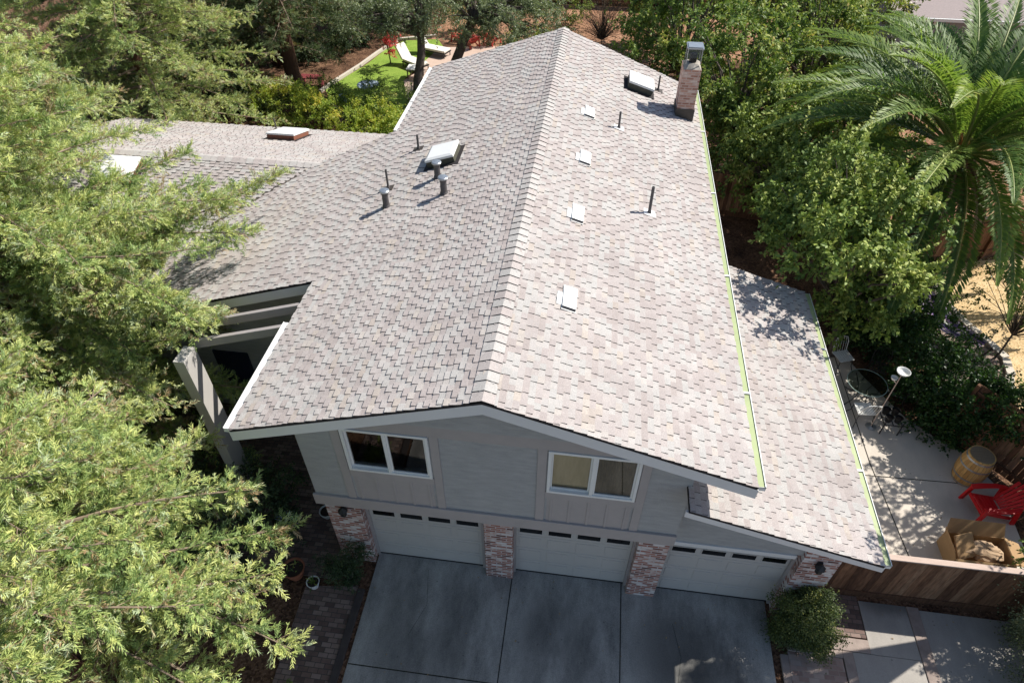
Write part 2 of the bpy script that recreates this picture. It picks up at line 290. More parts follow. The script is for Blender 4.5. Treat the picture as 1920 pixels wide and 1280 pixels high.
# side path by the fence: paver panels, concrete panels, timber headers
for nm, (x0, y0, x1, y1), mt in (('brick_path', (6.27, -4, 7.38, -.47), 'paver2'), ('brick_path', (6.9, .02, 7.98, .95), 'paver'), ('side_path', (7.62, -4, 9.0, -.31), 'path'), ('side_path', (8.0, -.30, 9.0, .85), 'path'), ('side_path', (9.27, -4, 12.5, .80), 'path')):
    o = slab(nm, [(x0, y0), (x1, y0), (x1, y1), (x0, y1)], -.02, .006, [M[mt]]); tag(o, kind='structure')
hd = MB(); k = 0
for x0, y0, x1, y1 in ((6.98, -.30, 7.99, -.02), (6.10, -4, 6.26, -.55), (6.27, -.46, 7.40, -.31), (7.40, -4, 7.61, -.31), (9.01, -4, 9.26, .85)):
    mb = MB(); mb.box(x0, y0, -.03, x1, y1, .03); o = mb.build('timber_header', M['timber'], bevel=.01)
    tag(o, 'weathered timber beam ' + ('across the side path nearest the board fence', 'running along the right driveway edge', 'across the back end of the pale brick panel', 'between the pale brick panel and the concrete', 'between the two concrete panels of the path')[k], 'timber', 'timber beams set in the side path'); k += 1
mb = MB(); mb.box(-3.06, -6, -.03, -2.9, -.35, .06); o = mb.build('timber_edging', M['timber_dark'], bevel=.01); tag(o, 'dark timber edging between the brick walk and the driveway', 'timber')
# back lawn and surrounds, dry yard on the right
sheet('lawn', [(-12.85, 25.5), (-12.3, 27.4), (-11.7, 29.3), (-11.3, 31.3), (-10.6, 33), (-8.6, 33.5), (-7.6, 31.5), (-8.6, 29.6), (-9.1, 27.6), (-8.6, 25.8), (-8.0, 24.2), (-8.0, 21), (-11, 22.5)], -.018, M['lawn'])
sheet('garden_path', [(-8.7, 28.4), (-9.1, 27.2), (-8.5, 25.4), (-7.9, 24.2), (-4.4, 24), (-4, 33), (-8.2, 32.2), (-8.6, 30)], -.012, M['pinkconc'])
mb = MB(); ed = [(-13.0, 25.2), (-12.6, 26.8), (-12.0, 28.8), (-11.55, 30.8), (-10.9, 33), (-8.8, 33.9)]
for a, b in zip(ed, ed[1:]): mb.bar((*a, .03), (*b, .03), .16, .16)
o = mb.build('lawn_edging', M['stone']); tag(o, 'pale curved kerb edging the back lawn beside the bark slope', 'edging')
dg = [(13.32, 13.2), (13.3, 12.2), (13.6, 11), (14.0, 10.1), (14.3, 9.3), (14.2, 8.7), (14.0, 8.2), (13.6, 7.4), (13.5, 6.6)]
sheet('dry_yard', dg+[(14, 1), (60, 1), (60, 45), (40, 45), (16, 14.6), (13.2, 13.8)], -.02, M['drygrass'])
sheet('gravel_bed', [(12.0, 13.8), (13.3, 13.6)]+dg+[(12.9, 5.3), (12.0, 6)], -.016, M['gravel'])
sheet('neighbour_yard', [(10, 15), (16.5, 15.2), (40, 45), (10, 45)], -.018, M['bark'])

# ------------------------------------------------------------------ HOUSE
house = empty('house', (0, 0, 0), 'two storey grey stucco house with long shingled gable roof and three garage doors', 'house')
S = .318; ZR = 7.02
def Lz(x): return ZR+S*x
def Rz(x): return ZR-S*x
def pin(p, poly):
    x, y = p; c = False; n = len(poly)
    for i in range(n):
        x1, y1 = poly[i]; x2, y2 = poly[i-1]
        if (y1 > y) != (y2 > y) and x < (x2-x1)*(y-y1)/(y2-y1)+x1: c = not c
    return c
def clip(poly, x0, y0, x1, y1):
    def cut(P, f, g):
        out = []
        for i in range(len(P)):
            a, b = P[i-1], P[i]; fa, fb = f(a), f(b)
            if fb >= 0:
                if fa < 0: out.append(g(a, b, fa/(fa-fb)))
                out.append(b)
            elif fa >= 0: out.append(g(a, b, fa/(fa-fb)))
        return out
    g = lambda a, b, t: (a[0]+(b[0]-a[0])*t, a[1]+(b[1]-a[1])*t)
    for f in (lambda p: p[0]-x0, lambda p: x1-p[0], lambda p: p[1]-y0, lambda p: y1-p[1]):
        poly = cut(poly, f, g)
        if not poly: return []
    return poly
def shingle_slope(poly3, O, U, V, seed, name='roof_slope', thick=.05):
    """poly3: 3D polygon of the slope; O a point on the eave line, U along the eave, V up the slope"""
    rg = random.Random(seed); O = Vector(O); U = Vector(U).normalized(); V = Vector(V).normalized(); N = U.cross(V)
    if N.z < 0: N = -N
    flip = U.cross(V).z < 0
    P2 = [((Vector(p)-O).dot(U), (Vector(p)-O).dot(V)) for p in poly3]
    mb = MB(); E = .108
    mb.prism([Vector(p) for p in poly3], N*-thick, 1)
    us = [p[0] for p in P2]; vs = [p[1] for p in P2]; u0, u1, v0, v1 = min(us), max(us), min(vs), max(vs)
    def cell(a, b, c, d, h0, h1, t):
        cs = [(a, c), (b, c), (b, d), (a, d)]; ins = [pin(q, P2) for q in cs]
        W = lambda q, h: O+U*q[0]+V*q[1]+N*h
        if all(ins): q = cs
        elif any(ins) or pin(((a+b)/2, (c+d)/2), P2):
            q = clip(P2, a, c, b, d)
            if len(q) < 3: return
        else: return
        H = lambda p: h0+(h1-h0)*(p[1]-c)/(d-c)
        n = len(q); top = [W(p, H(p)) for p in q]; bot = [W(p, -.002) for p in q]
        ar = sum(q[i-1][0]*q[i][1]-q[i][0]*q[i-1][1] for i in range(n))
        if ar < 0: top.reverse(); bot.reverse()
        if flip: top2 = top[::-1]
        else: top2 = top
        mb.face(top2, 0, t)
        for i in range(n): j = (i+1) % n; mb.face([bot[i], bot[j], top[j], top[i]], 1, t)
    nr = int((v1-v0)/E)+2; tone = 0
    for i in range(nr):
        c = v0+i*E-.001; d = c+E; u = u0-.45+((-.135*i) % .30)+rg.uniform(-.03, .03); tooth = True; run = 0
        while u < u1:
            wd = rg.uniform(.115, .185) if tooth else rg.uniform(.105, .19)
            if run <= 0: tone = min(1, max(0, rg.choice([.12, .3, .34, .42, .5, .55, .68, .72, .82]) if rg.random() > .05 else .93)); run = rg.choice([1, 2, 2, 3])
            run -= 1
            cell(u, u+wd, c, d, .022 if tooth else .007, .007 if tooth else 0., min(1, max(0, tone+rg.uniform(-.06, .06))))
            u += wd; tooth = not tooth
    return mb.build(name, [M['shingle'], M['shingle_edge']], house)
L3 = lambda x, y: (x, y, Lz(x))
R3 = lambda x, y: (x, y, Rz(x))
YF = -.5
shingle_slope([L3(*p) for p in ((0, YF), (0, 15.15), (-4.27, 14.95), (-4.27, 10.3), (-6.42, 9.35), (-11.7, 4.05), (-11.7, 3.43), (-4.27, 3.43), (-4.27, YF))], L3(-11.7, 0), (0, 1, 0), (1, 0, S), 1)
shingle_slope([R3(*p) for p in ((0, YF), (4.23, YF), (4.23, 14.25), (0, 15.15))], R3(4.23, 0), (0, 1, 0), (-1, 0, S), 2)
S3 = .2885
def Gz(x): return 4.865-S3*(x-3.255)
G3 = lambda x, y: (x, y, Gz(x))
shingle_slope([G3(*p) for p in ((3.36, YF), (6.77, YF), (6.77, 6.78), (3.44, 6.9), (3.44, 0.0), (3.36, 0.0))], G3(6.77, 0), (0, 1, 0), (-1, 0, S3), 3)
Wf = lambda x, y: (x, y, 4.98-S*(9.35-y)); Wr = lambda x, y: (x, y, 4.98-S*(y-9.35))
shingle_slope([Wf(*p) for p in ((-6.42, 9.35), (-16, 9.35), (-16, 4.05), (-11.7, 4.05))], Wf(0, 4.05), (1, 0, 0), (0, 1, S), 4)
shingle_slope([Wr(*p) for p in ((-6.42, 9.35), (-4.3, 10.29), (-3.5, 10.29), (-3.5, 14.6), (-16, 14.6), (-16, 9.35))], Wr(0, 14.6), (1, 0, 0), (0, -1, S), 5)
# ridge caps: one bent shingle over the other
def ridge_caps(p0, p1, a, b, name='ridge_cap'):
    """p0->p1 along the ridge, a and b are the down-slope unit vectors on both sides"""
    mb = MB(); p0 = Vector(p0); p1 = Vector(p1); d = (p1-p0); L = d.length; d.normalize(); a = Vector(a).normalized(); b = Vector(b).normalized(); n = int(L/.21); e = L/n; z = Vector((0, 0, 1)); rg = random.Random(3)
    for i in range(n):
        q0 = p0+d*(i*e); q1 = q0+d*(e+.04); h0 = .034; h1 = .012; t = rg.choice([.3, .42, .5, .6, .7, .8])
        for s in (a, b):
            A = [q0+z*h0, q1+z*h1, q1+s*.19+z*(h1-.004), q0+s*.19+z*(h0-.006)]
            if (A[1]-A[0]).cross(A[2]-A[0]).z < 0: A.reverse()
            mb.face(A, 0, t)
            mb.face([q0+z*h0, q0+s*.19+z*(h0-.006), q0+s*.19-z*.01, q0-z*.005], 1)
            mb.face([q0+s*.19+z*(h0-.006), q1+s*.19+z*(h1-.004), q1+s*.19-z*.012, q0+s*.19-z*.012], 1)
    return mb.build(name, [M['shingle'], M['shingle_edge']], house)
ridge_caps((0, YF, ZR), (0, 15.15, ZR), (-1, 0, -S), (1, 0, -S))
ridge_caps((-16, 9.35, 4.98), (-6.35, 9.35, 4.98), (0, -1, -S), (0, 1, -S))
mb = MB()   # metal valley strip
mb.bar(Vector(L3(-6.45, 9.32))+Vector((0, 0, .012)), Vector(L3(-11.65, 4.1))+Vector((0, 0, .012)), .11, .012)
mb.build('valley_flashing', M['flashing'], house)

# fascias (rake boards) and soffits
def rake(x0, z0, x1, z1, y, dp=.235, th=.045, name='rake_board'):
    mb = MB(); mb.prism([(x0, y, z0-.055), (x1, y, z1-.055), (x1, y, z1-.055-dp), (x0, y, z0-.055-dp)], (0, th, 0)); return mb.build(name, M['fascia'], house)
rake(-4.29, Lz(-4.29), 0, ZR, YF+.01); rake(0, ZR, 4.25, Rz(4.25), YF+.01)
rake(3.30, Gz(3.30), 6.79, Gz(6.79), YF+.01, .15)
rake(-11.7, Lz(-11.7), -4.27, Lz(-4.27), 3.44, .24)
mb = MB()
for x0, x1, f, y0, y1 in ((-4.27, 0, Lz, YF+.055, .0), (0, 4.23, Rz, YF+.055, .0), (3.46, 6.77, Gz, YF+.055, .4)):
    mb.prism([(x0, y0, f(x0)-.06), (x1, y0, f(x1)-.06), (x1, y0, f(x1)-.08), (x0, y0, f(x0)-.08)], (0, y1-y0, 0))
for xe, xw, f, y0, y1 in ((-4.27, -3.48, Lz, 0, 15), (4.23, 3.43, Rz, 0, 14.2), (6.77, 6.6, Gz, .4, 6.7)):
    mb.prism([(xe, y0, f(xe)-.06), (xw, y0, f(xw)-.06), (xw, y0, f(xw)-.08), (xe, y0, f(xe)-.08)], (0, y1-y0, 0))
mb.build('soffit', M['trim'], house)
mb = MB()
mb.box(-4.25, -.4, Lz(-4.25)-.22, -4.21, 15, Lz(-4.25)-.06); mb.box(4.17, -.4, Rz(4.2)-.22, 4.21, 14.2, Rz(4.2)-.06); mb.box(6.71, -.4, Gz(6.75)-.2, 6.75, 6.75, Gz(6.75)-.06)
mb.build('eave_board', M['fascia'], house)
# gutters
def gutter(x, sgn, y0, y1, z, inner, wd=.115):
    mb = MB(); x1 = x+sgn*wd; t = .005
    mb.box(min(x, x1), y0, z-.022, max(x, x1), y1, z-.006, 1); mb.box(min(x1-t, x1+t*.2), y0, z-.105, max(x1+t, x1), y1, z+.005, 0)
    mb.box(min(x1-sgn*.012, x1), y0, z+.005, max(x1-sgn*.012, x1), y1, z+.010, 0)
    mb.box(min(x, x1), y0, z-.1, max(x, x1), y0+.006, z-.005, 0); mb.box(min(x, x1), y1-.006, z-.1, max(x, x1), y1, z-.005, 0)
    o = mb.build('gutter', [M['white'], inner], house); y = y0+1.9
    while y < y1-1: mb = MB(); mb.box(min(x, x1), y, z+.012, max(x, x1), y+.05, z+.017); mb.build('gutter_strap', M['white'], o); y += 3.3
gutter(4.235, 1, -.46, 14.2, Rz(4.23)-.01, M['gutter_in']); gutter(6.775, 1, -.46, 6.75, Gz(6.77)-.01, M['gutter_in'])
gutter(-4.275, -1, -.46, 2.17, Lz(-4.27)-.01, M['white']); gutter(-4.275, -1, 10.32, 14.9, Lz(-4.27)-.01, M['white'])

# walls
WL, WR = -3.48, 3.43
win = [(-2.615, -1.064), (.992, 2.543)]; ZS, ZH = 4.213, 5.412; Z2 = 2.95
def topz(x): return ZR-S*abs(x)-.09
mb = MB(); bk = [WL, win[0][0], win[0][1], 0, win[1][0], win[1][1], WR]
for a, b in zip(bk, bk[1:]):
    if (a, b) in win:
        mb.box(a, 0, Z2, b, .15, ZS); mb.prism([(a, 0, ZH), (b, 0, ZH), (b, 0, topz(b)), (a, 0, topz(a))], (0, .15, 0))
    else: mb.prism([(a, 0, Z2), (b, 0, Z2), (b, 0, topz(b)), (a, 0, topz(a))], (0, .15, 0))
mb.prism([(WL, .15, 2.96), (WL, .62, 2.96), (WL, .62, 0), (WL, 14.2, 0.), (WL, 14.2, topz(WL)), (WL, .15, topz(WL))], (.15, 0, 0))
mb.prism([(WR-.15, .15, 2.96), (WR-.15, .66, 2.96), (WR-.15, .66, 0), (WR-.15, 14.2, 0.), (WR-.15, 14.2, topz(WR)), (WR-.15, .15, topz(WR))], (.15, 0, 0))
mb.prism([(WL+.15, 14.2, 0), (WR-.15, 14.2, 0), (WR-.15, 14.2, topz(WR-.15)), (0, 14.2, topz(0)), (WL+.15, 14.2, topz(WL+.15))], (0, -.15, 0))
# third garage front, side and back walls
GY = .42
mb.prism([(WR+.002, GY, 2.34), (6.6, GY, 2.34), (6.6, GY, Gz(6.6)-.09), (WR+.002, GY, Gz(WR)-.09)], (0, .15, 0))
mb.prism([(6.45, .9, 0), (6.45, 6.6, 0), (6.45, 6.6, Gz(6.5)-.09), (6.45, .9, Gz(6.5)-.09)], (.15, 0, 0))
mb.prism([(WR+.002, 6.6, 0), (6.449, 6.6, 0), (6.449, 6.6, Gz(6.45)-.09), (WR+.002, 6.6, Gz(WR)-.09)], (0, -.15, 0))
# entry wall below the left extension, wing walls
mb.prism([(-11.5, 4.45, 0), (WL-.002, 4.45, 0), (WL-.002, 4.45, Lz(WL)-.1), (-4.27, 4.45, Lz(-4.27)-.1), (-11.5, 4.45, Lz(-11.5)-.1)], (0, .15, 0))
mb.box(-15.4, 4.5, 0, -11.5, 4.65, 3.2); mb.box(-15.4, 14.0, 0, WL-.002, 14.15, 3.3); mb.prism([(-15.4, 4.65, 0), (-15.4, 14, 0), (-15.4, 14, 3.4), (-15.4, 9.35, 4.9), (-15.4, 4.65, 3.4)], (.15, 0, 0))
mb.prism([(-6.42, 9.35, 4.90), (-4.27, 10.3, 5.55), (-4.27, 10.3, 4.60)], (.02, -.05, 0))
mb.build('wall', M['stucco'], house)
mb = MB()   # interior floor, ceiling under the roof, garage inside
mb.box(WL+.15, .15, Z2-.2, WR-.15, 14, Z2-.05); mb.box(WL+.15, 2.6, Z2, WR-.15, 2.7, 5.3); mb.build('interior', M['dark'], house)
# trim boards on the front
TY = -.022
mb = MB()
mb.box(WL-.05, -.05, 2.92, WR+.012, .0, 3.245); mb.box(WL-.05, 0.002, 2.90, WR+.012, .56, 2.945)
mb.build('garage_beam', M['trim'], house, bevel=.006)
def trimb(x0, x1, z0, z1, y=TY, m='trim', nm='trim_board'):
    mb = MB(); mb.box(x0, y, z0, x1, -.001, z1); mb.build(nm, M[m], house, bevel=.004)
for x0, x1 in ((-2.80, -2.64), (-1.04, -.89), (.81, .97), (2.56, 2.71)): trimb(x0, x1, 3.247, 5.42 if x1 < 2.6 else 5.42)
trimb(WL+.01, WR-.01, 5.422, 5.60 if False else 5.70, -.026)
for wv in win:
    a, b = wv; n = 5
    mb = MB(); mb.box(a+.02, -.008, 3.247, b-.02, -.001, ZS-.02, 0); mb.build('siding_panel', M['trim'], house)
    for i in range(n): x = a+.10+(b-a-.2)*i/(n-1) if n > 1 else a; trimb(x-.022, x+.022, 3.247, 4.00, -.022, 'trim', 'batten')
    trimb(a-.02, b+.02, 4.002, ZS-.02, -.024)
    # window
    wf = MB(); fy = -.045
    wf.box(a, fy, ZS, a+.055, .10, ZH); wf.box(b-.055, fy, ZS, b, .10, ZH); wf.box(a+.055, fy, ZS, b-.055, .10, ZS+.055); wf.box(a+.055, fy, ZH-.055, b-.055, .10, ZH)
    mid = (a+b)/2; wf.box(mid-.03, fy+.008, ZS+.055, mid+.03, .09, ZH-.055)
    f = wf.build('window', M['white'], house, bevel=.005)
    for (c, d, yy) in ((a+.055, mid-.03, .045), (mid+.03, b-.055, .005)):
        sf = MB(); e = .032
        sf.box(c, yy-.02, ZS+.055, c+e, yy+.02, ZH-.055); sf.box(d-e, yy-.02, ZS+.055, d, yy+.02, ZH-.055); sf.box(c+e, yy-.02, ZS+.055, d-e, yy+.02, ZS+.055+e); sf.box(c+e, yy-.02, ZH-.055-e, d-e, yy+.02, ZH-.055)
        sf.build('sash', M['white'], f)
        g = MB(); g.face([(c+e, yy, ZS+.055+e), (d-e, yy, ZS+.055+e), (d-e, yy, ZH-.055-e), (c+e, yy, ZH-.055-e)]); g.build('pane', M['glass'], f)
bl = MB(); x0, x1 = win[1]
for i in range(46): z = 4.27+i*.024; bl.obox(((x0+1.77)/2, .085, z), (1, 0, 0), (0, .35, .94), (0, -.94, .35), (1.77-x0)/2-.05, .0125, .001)
bl.build('window_blind', M['blind'], house)
mb = MB(); mb.box(x0+.80, .07, ZS, x1-.03, .075, ZH); mb.build('curtain', pm('curtain', (.17, .13, .075), (.08, .06, .04), 4, .9, stretch=(8, 1, 1)), house)
# gable stucco panel, set proud, with a dark shadow line below it
mb = MB(); zl = 5.735; xa = (ZR-.3-zl)/S
mb.prism([(-xa, -.06, zl), (xa, -.06, zl), (0, -.06, ZR-.3)], (0, .059, 0)); mb.build('gable_panel', M['stucco'], house)

# garage doors
def garage_door(x0, x1):
    y = .585; H = 2.12; n = 4; ph = H/4; mb = MB()
    mb.box(x0, y, 0.005, x1, y+.05, H)
    pw = (x1-x0)/4
    for r in range(4):
        mb.box(x0, y-.006, r*ph+.004, x1, y, (r+1)*ph-.010)
        for c in range(4):
            a = x0+c*pw+.07; b = x0+(c+1)*pw-.07; z0 = r*ph+.09; z1 = (r+1)*ph-.10
            if r == 3: continue
            mb.box(a, y-.016, z0, b, y-.003, z1); 
    d = mb.build('garage_door', M['garage'], house, bevel=.004)
    for c in range(4):
        a = x0+c*pw+.075; b = x0+(c+1)*pw-.06
        g = MB(); g.box(a, y-.012, 1.69, b, y-.004, 1.86); g.build('door_window', M['door_glass'], d)
        f = MB()
        for q in ((a-.02, 1.67, b+.02, 1.69), (a-.02, 1.86, b+.02, 1.88), (a-.02, 1.69, a, 1.86), (b, 1.69, b+.02, 1.86)): f.box(q[0], y-.016, q[1], q[2], y-.003, q[3])
        f.build('door_window_frame', M['garage'], d)
    s = MB(); s.box(x0, y-.02, .004, x1, y-.004, .03); s.build('door_seal', M['black'], d)
garage_door(-2.80, -.36); garage_door(.39, 2.83); garage_door(3.56, 5.98)
# door jambs and header
mb = MB()
for a, b in ((-2.815, -2.80), (-.36, -.345), (.375, .39), (2.83, 2.845), (3.545, 3.56), (5.98, 5.995)): mb.box(a-.045, .52, .004, b, .64, 2.118) if a in (-2.815, .375, 3.545) else mb.box(a, .52, .004, b+.045, .64, 2.118)
mb.box(-2.86, .46, 2.12, 2.89, .64, 2.90); mb.box(3.50, .575, 2.12, 6.04, .64, 2.34)
mb.build('door_frame', M['trim'], house)
mb = MB(); mb.box(3.50, GY-.03, 2.22, 5.93, GY+.15, 2.34); mb.build('door_lintel', M['fascia'], house, bevel=.005)
# brick pillars
for x0, x1, y1, h in ((-3.62, -2.86, .9, 2.9), (-.26, .345, .64, 2.9), (2.89, 3.50, .64, 2.9), (6.04, 6.745, .9, 2.75)):
    mb = MB(); mb.box(x0, .34, -.03, x1, y1, h); mb.build('brick_pillar', M['brick'], house, bevel=.008)
mb = MB(); mb.box(-2.86, .60, -.03, -2.85, .61, .01); 
# wall lanterns on the end pillars
def lantern(x, z):
    mb = MB(); mb.lathe((x, .235, z), [(.02, .16), (.10, .07), (.105, .055), (.085, .05), (.07, -.09), (.05, -.12), (.0, -.125)], 6); mb.box(x-.05, .30, z-.08, x+.05, .34, z+.12); mb.box(x-.012, .22, z+.08, x+.012, .32, z+.10)
    mb.build('wall_lantern', M['iron'], house)
lantern(-3.2, 2.2); lantern(6.36, 2.22)
# porch beams, column, header
mb = MB()
for y in (2.17, 2.80):
    b = MB(); x0, x1 = -6.6, -3.48
    b.prism([(x0, y-.045, Lz(x0)-.055), (x1, y-.045, Lz(x1)-.055), (x1, y-.045, Lz(x1)-.25), (x0, y-.045, Lz(x0)-.25)], (0, .09, 0)); b.build('porch_beam', M['trim'], house, bevel=.005)
b = MB(); b.box(-6.66, 1.56, -.03, -6.42, 2.02, 4.86); b.build('porch_column', M['garage'], house, bevel=.006)
b = MB(); b.box(-9.95, 2.3, -.03, -9.65, 2.9, 3.85); b.build('porch_column', M['trim'], house, bevel=.006)
b = MB(); b.box(-8.1, 4.40, .1, -7.15, 4.44, 2.2); b.build('front_door', pm('navy_door', (.02, .025, .05), rough=.4), house)
b = MB(); b.box(-5.7, 4.40, 1.4, -4.5, 4.44, 2.6, 0); o = b.build('window', M['white'], house); b = MB(); b.box(-5.64, 4.385, 1.46, -4.56, 4.398, 2.54); b.build('pane', M['door_glass'], o)
o = slab('porch_floor', [(-9.5, -.2), (-3.6, -.2), (-3.6, 4.4), (-9.5, 4.4)], -.028, .02, [M['paver']]); tag(o, kind='structure')

# roof furniture ------------------------------------------------
def slope_axes(side):
    return (Vector((1, 0, S)).normalized(), Vector((0, 1, 0)), Vector((-S, 0, 1)).normalized()) if side == 'L' else (Vector((1, 0, -S)).normalized(), Vector((0, 1, 0)), Vector((S, 0, 1)).normalized())
def skylight(base, a, b, n, ha, hb, h, mc, bev=.05):
    c = Vector(base); mb = MB(); mb.obox(c+n*(h*.35), a, b, n, ha, hb, h*.35+.03); o = mb.build('skylight', mc, house)
    ff = MB(); ff.obox(c+n*.022, a, b, n, ha+.10, hb+.10, .006); ff.build('flashing', M['shingle_edge'], o)
    d = MB(); k = .96
    z0 = h*.7; P = [c+a*ha*1.04*s+b*hb*1.04*t+n*z0 for s, t in ((-1, -1), (1, -1), (1, 1), (-1, 1))]; Q = [p+n*(h*.22) for p in P]
    T = [c+a*ha*.86*s+b*hb*.86*t+n*(h*1.05) for s, t in ((-1, -1), (1, -1), (1, 1), (-1, 1))]
    d.face(P[::-1])
    for i in range(4):
        j = (i+1) % 4; d.face([P[i], P[j], Q[j], Q[i]]); d.face([Q[i], Q[j], T[j], T[i]])
    d.face(T); d.build('dome', M['skytop'], o, bevel=.008); return o
aL, bL, nL = slope_axes('L'); aR, bR, nR = slope_axes('R')
skylight(L3(-2.33, 7.78), aL, bL, nL, .355, .37, .24, M['curb_green'])
skylight(R3(2.42, 12.72), aR, bR, nR, .37, .36, .27, M['curb_green'])
n2 = Vector((0, S, 1)).normalized(); v2 = Vector((0, 1, -S)).normalized()
skylight(Wr(-8.95, 12.9), Vector((1, 0, 0)), v2, n2, .46, .60, .24, M['curb_brown'])
n3 = Vector((0, -S, 1)).normalized(); v3 = Vector((0, 1, S)).normalized()
skylight(Wf(-12.0, 8.55), Vector((1, 0, 0)), v3, n3, .52, .42, .26, M['curb_brown'])
def stack(base, h):
    mb = MB(); x, y, z = base
    mb.lathe((x, y, z-.05), [(.105, .02), (.09, .10), (.075, .13), (.072, h*.7), (.085, h*.82), (.10, h*.88), (.10, h*.9)], 18); o = mb.build('roof_vent', M['pipe'], house, smooth=False)
    c = MB(); c.lathe((x, y, z-.05), [(.108, h*.885), (.115, h*.90), (.115, h*.955), (.10, h*.98), (.03, h), (.0, h)], 18); c.build('vent_cap', M['metal'], o)
for x, y, h in ((-1.96, 5.97, .50), (-3.34, 5.95, .51), (-2.30, 6.82, .49)): stack(L3(x, y), h)
def pipe(base, n, h, r=.025, tab=True):
    x, y, z = base; mb = MB(); mb.lathe((x, y, z), [(.055, -.03), (.045, .04), (r, .09), (r, h), (r*.6, h), (r*.6, h-.03)], 12); o = mb.build('vent_pipe', M['pipe'], house)
    f = MB(); f.obox(Vector((x, y, z))+n*.018, (0, 1, 0), Vector((0, 1, 0)).cross(n), n, .12, .14, .004); f.build('flashing', M['fascia'] if tab else M['flashing'], o)
pipe(R3(2.62, 6.13), nR, .66, .034); pipe(R3(1.87, 9.68), nR, .44, .028); pipe(R3(3.02, 13.05), nR, .45, .026, False)
pipe(L3(-3.55, 6.84), nL, .52, .026, False); pipe(L3(-3.24, 8.69), nL, .40, .03, False)
pipe(Wr(-9.9, 14.0), n2, .45, .025, False)
def flat_vent(x, y):
    c = Vector(R3(x, y))+nR*.02; mb = MB()
    mb.obox(c, aR, bR, nR, .135, .33, .006); mb.obox(c-aR*.17-bR*.06, aR, bR, nR, .06, .17, .005)
    P = [c+aR*s*.125+bR*t+nR*h for s, t, h in ((-1, -.31, .006), (1, -.31, .006), (1, .30, .006), (-1, .30, .006), (-1, -.29, .05), (1, -.29, .05), (1, .28, .015), (-1, .28, .02))]
    mb.grid(P, [(4, 5, 6, 7), (1, 2, 6, 5), (2, 3, 7, 6), (3, 0, 4, 7)])
    o = mb.build('attic_vent', M['white'], house); g = MB(); g.face([P[0]+nR*.004, P[1]+nR*.004, P[5]-nR*.012, P[4]-nR*.012]); g.build('vent_louvre', M['pipe'], o)
for x, y in ((1.08, 2.36), (1.06, 5.10), (1.09, 7.50), (1.08, 9.92)): flat_vent(x, y)
# chimney
cx0, cx1, cy0, cy1, ct = 3.50, 3.98, 11.78, 12.45, 7.20
mb = MB(); mb.box(cx0, cy0, 5.0, cx1, cy1, ct); ch = mb.build('chimney', M['chimney_brick'], house, bevel=.006)
mb = MB(); mb.box(cx0-.025, cy0-.025, 5.3, cx1+.025, cy1+.025, Rz(3.74)+.28); mb.build('flashing', M['flashing'], ch)
mb = MB(); cz = Vector(((cx0+cx1)/2, (cy0+cy1)/2, ct))
P = [(cx0+.01, cy0+.01), (cx1-.01, cy0+.01), (cx1-.01, cy1-.01), (cx0+.01, cy1-.01)]; Q = [(cz.x-.14, cz.y-.16), (cz.x+.14, cz.y-.16), (cz.x+.14, cz.y+.16), (cz.x-.14, cz.y+.16)]
for i in range(4): j = (i+1) % 4; mb.face([(*P[i], ct+.004), (*P[j], ct+.004), (*Q[j], ct+.10), (*Q[i], ct+.10)])
mb.face([(*q, ct+.10) for q in Q]); mb.build('mortar_crown', pm('mortar_crown', (.46, .42, .36), (.22, .20, .17), 7, .9), ch)
mb = MB(); mb.lathe((cz.x, cz.y, ct+.08), [(.10, 0), (.10, .24)], 16); mb.build('flue_pipe', M['black'], ch)
mb = MB()
for sx in (-1, 1):
    for sy in (-1, 1): mb.bar((cz.x+sx*.19, cz.y+sy*.2, ct+.10), (cz.x+sx*.19, cz.y+sy*.2, ct+.50), .02, .02)
mb.box(cz.x-.22, cz.y-.24, ct+.50, cz.x+.22, cz.y+.24, ct+.53); mb.box(cz.x-.19, cz.y-.20, ct+.535, cz.x+.19, cz.y+.2, ct+.55)
cap = mb.build('chimney_cap', M['metal'], ch)
m_, n_, b_, new_, link_ = newmat('spark_mesh'); b_.inputs[0].default_value = (.10, .11, .11, 1); tr_ = new_("ShaderNodeBsdfTransparent"); mx_ = new_("ShaderNodeMixShader"); mx_.inputs[0].default_value = .45
link_(tr_.outputs[0], mx_.inputs[1]); link_(b_.outputs[0], mx_.inputs[2]); link_(mx_.outputs[0], n_.nodes['Material Output'].inputs[0])
mb = MB()
q = [(cz.x-.19, cz.y-.2), (cz.x+.19, cz.y-.2), (cz.x+.19, cz.y+.2), (cz.x-.19, cz.y+.2)]
for i in range(4): j = (i+1) % 4; mb.face([(*q[i], ct+.26), (*q[j], ct+.26), (*q[j], ct+.499), (*q[i], ct+.499)])
mb.build('spark_screen', m_, ch)

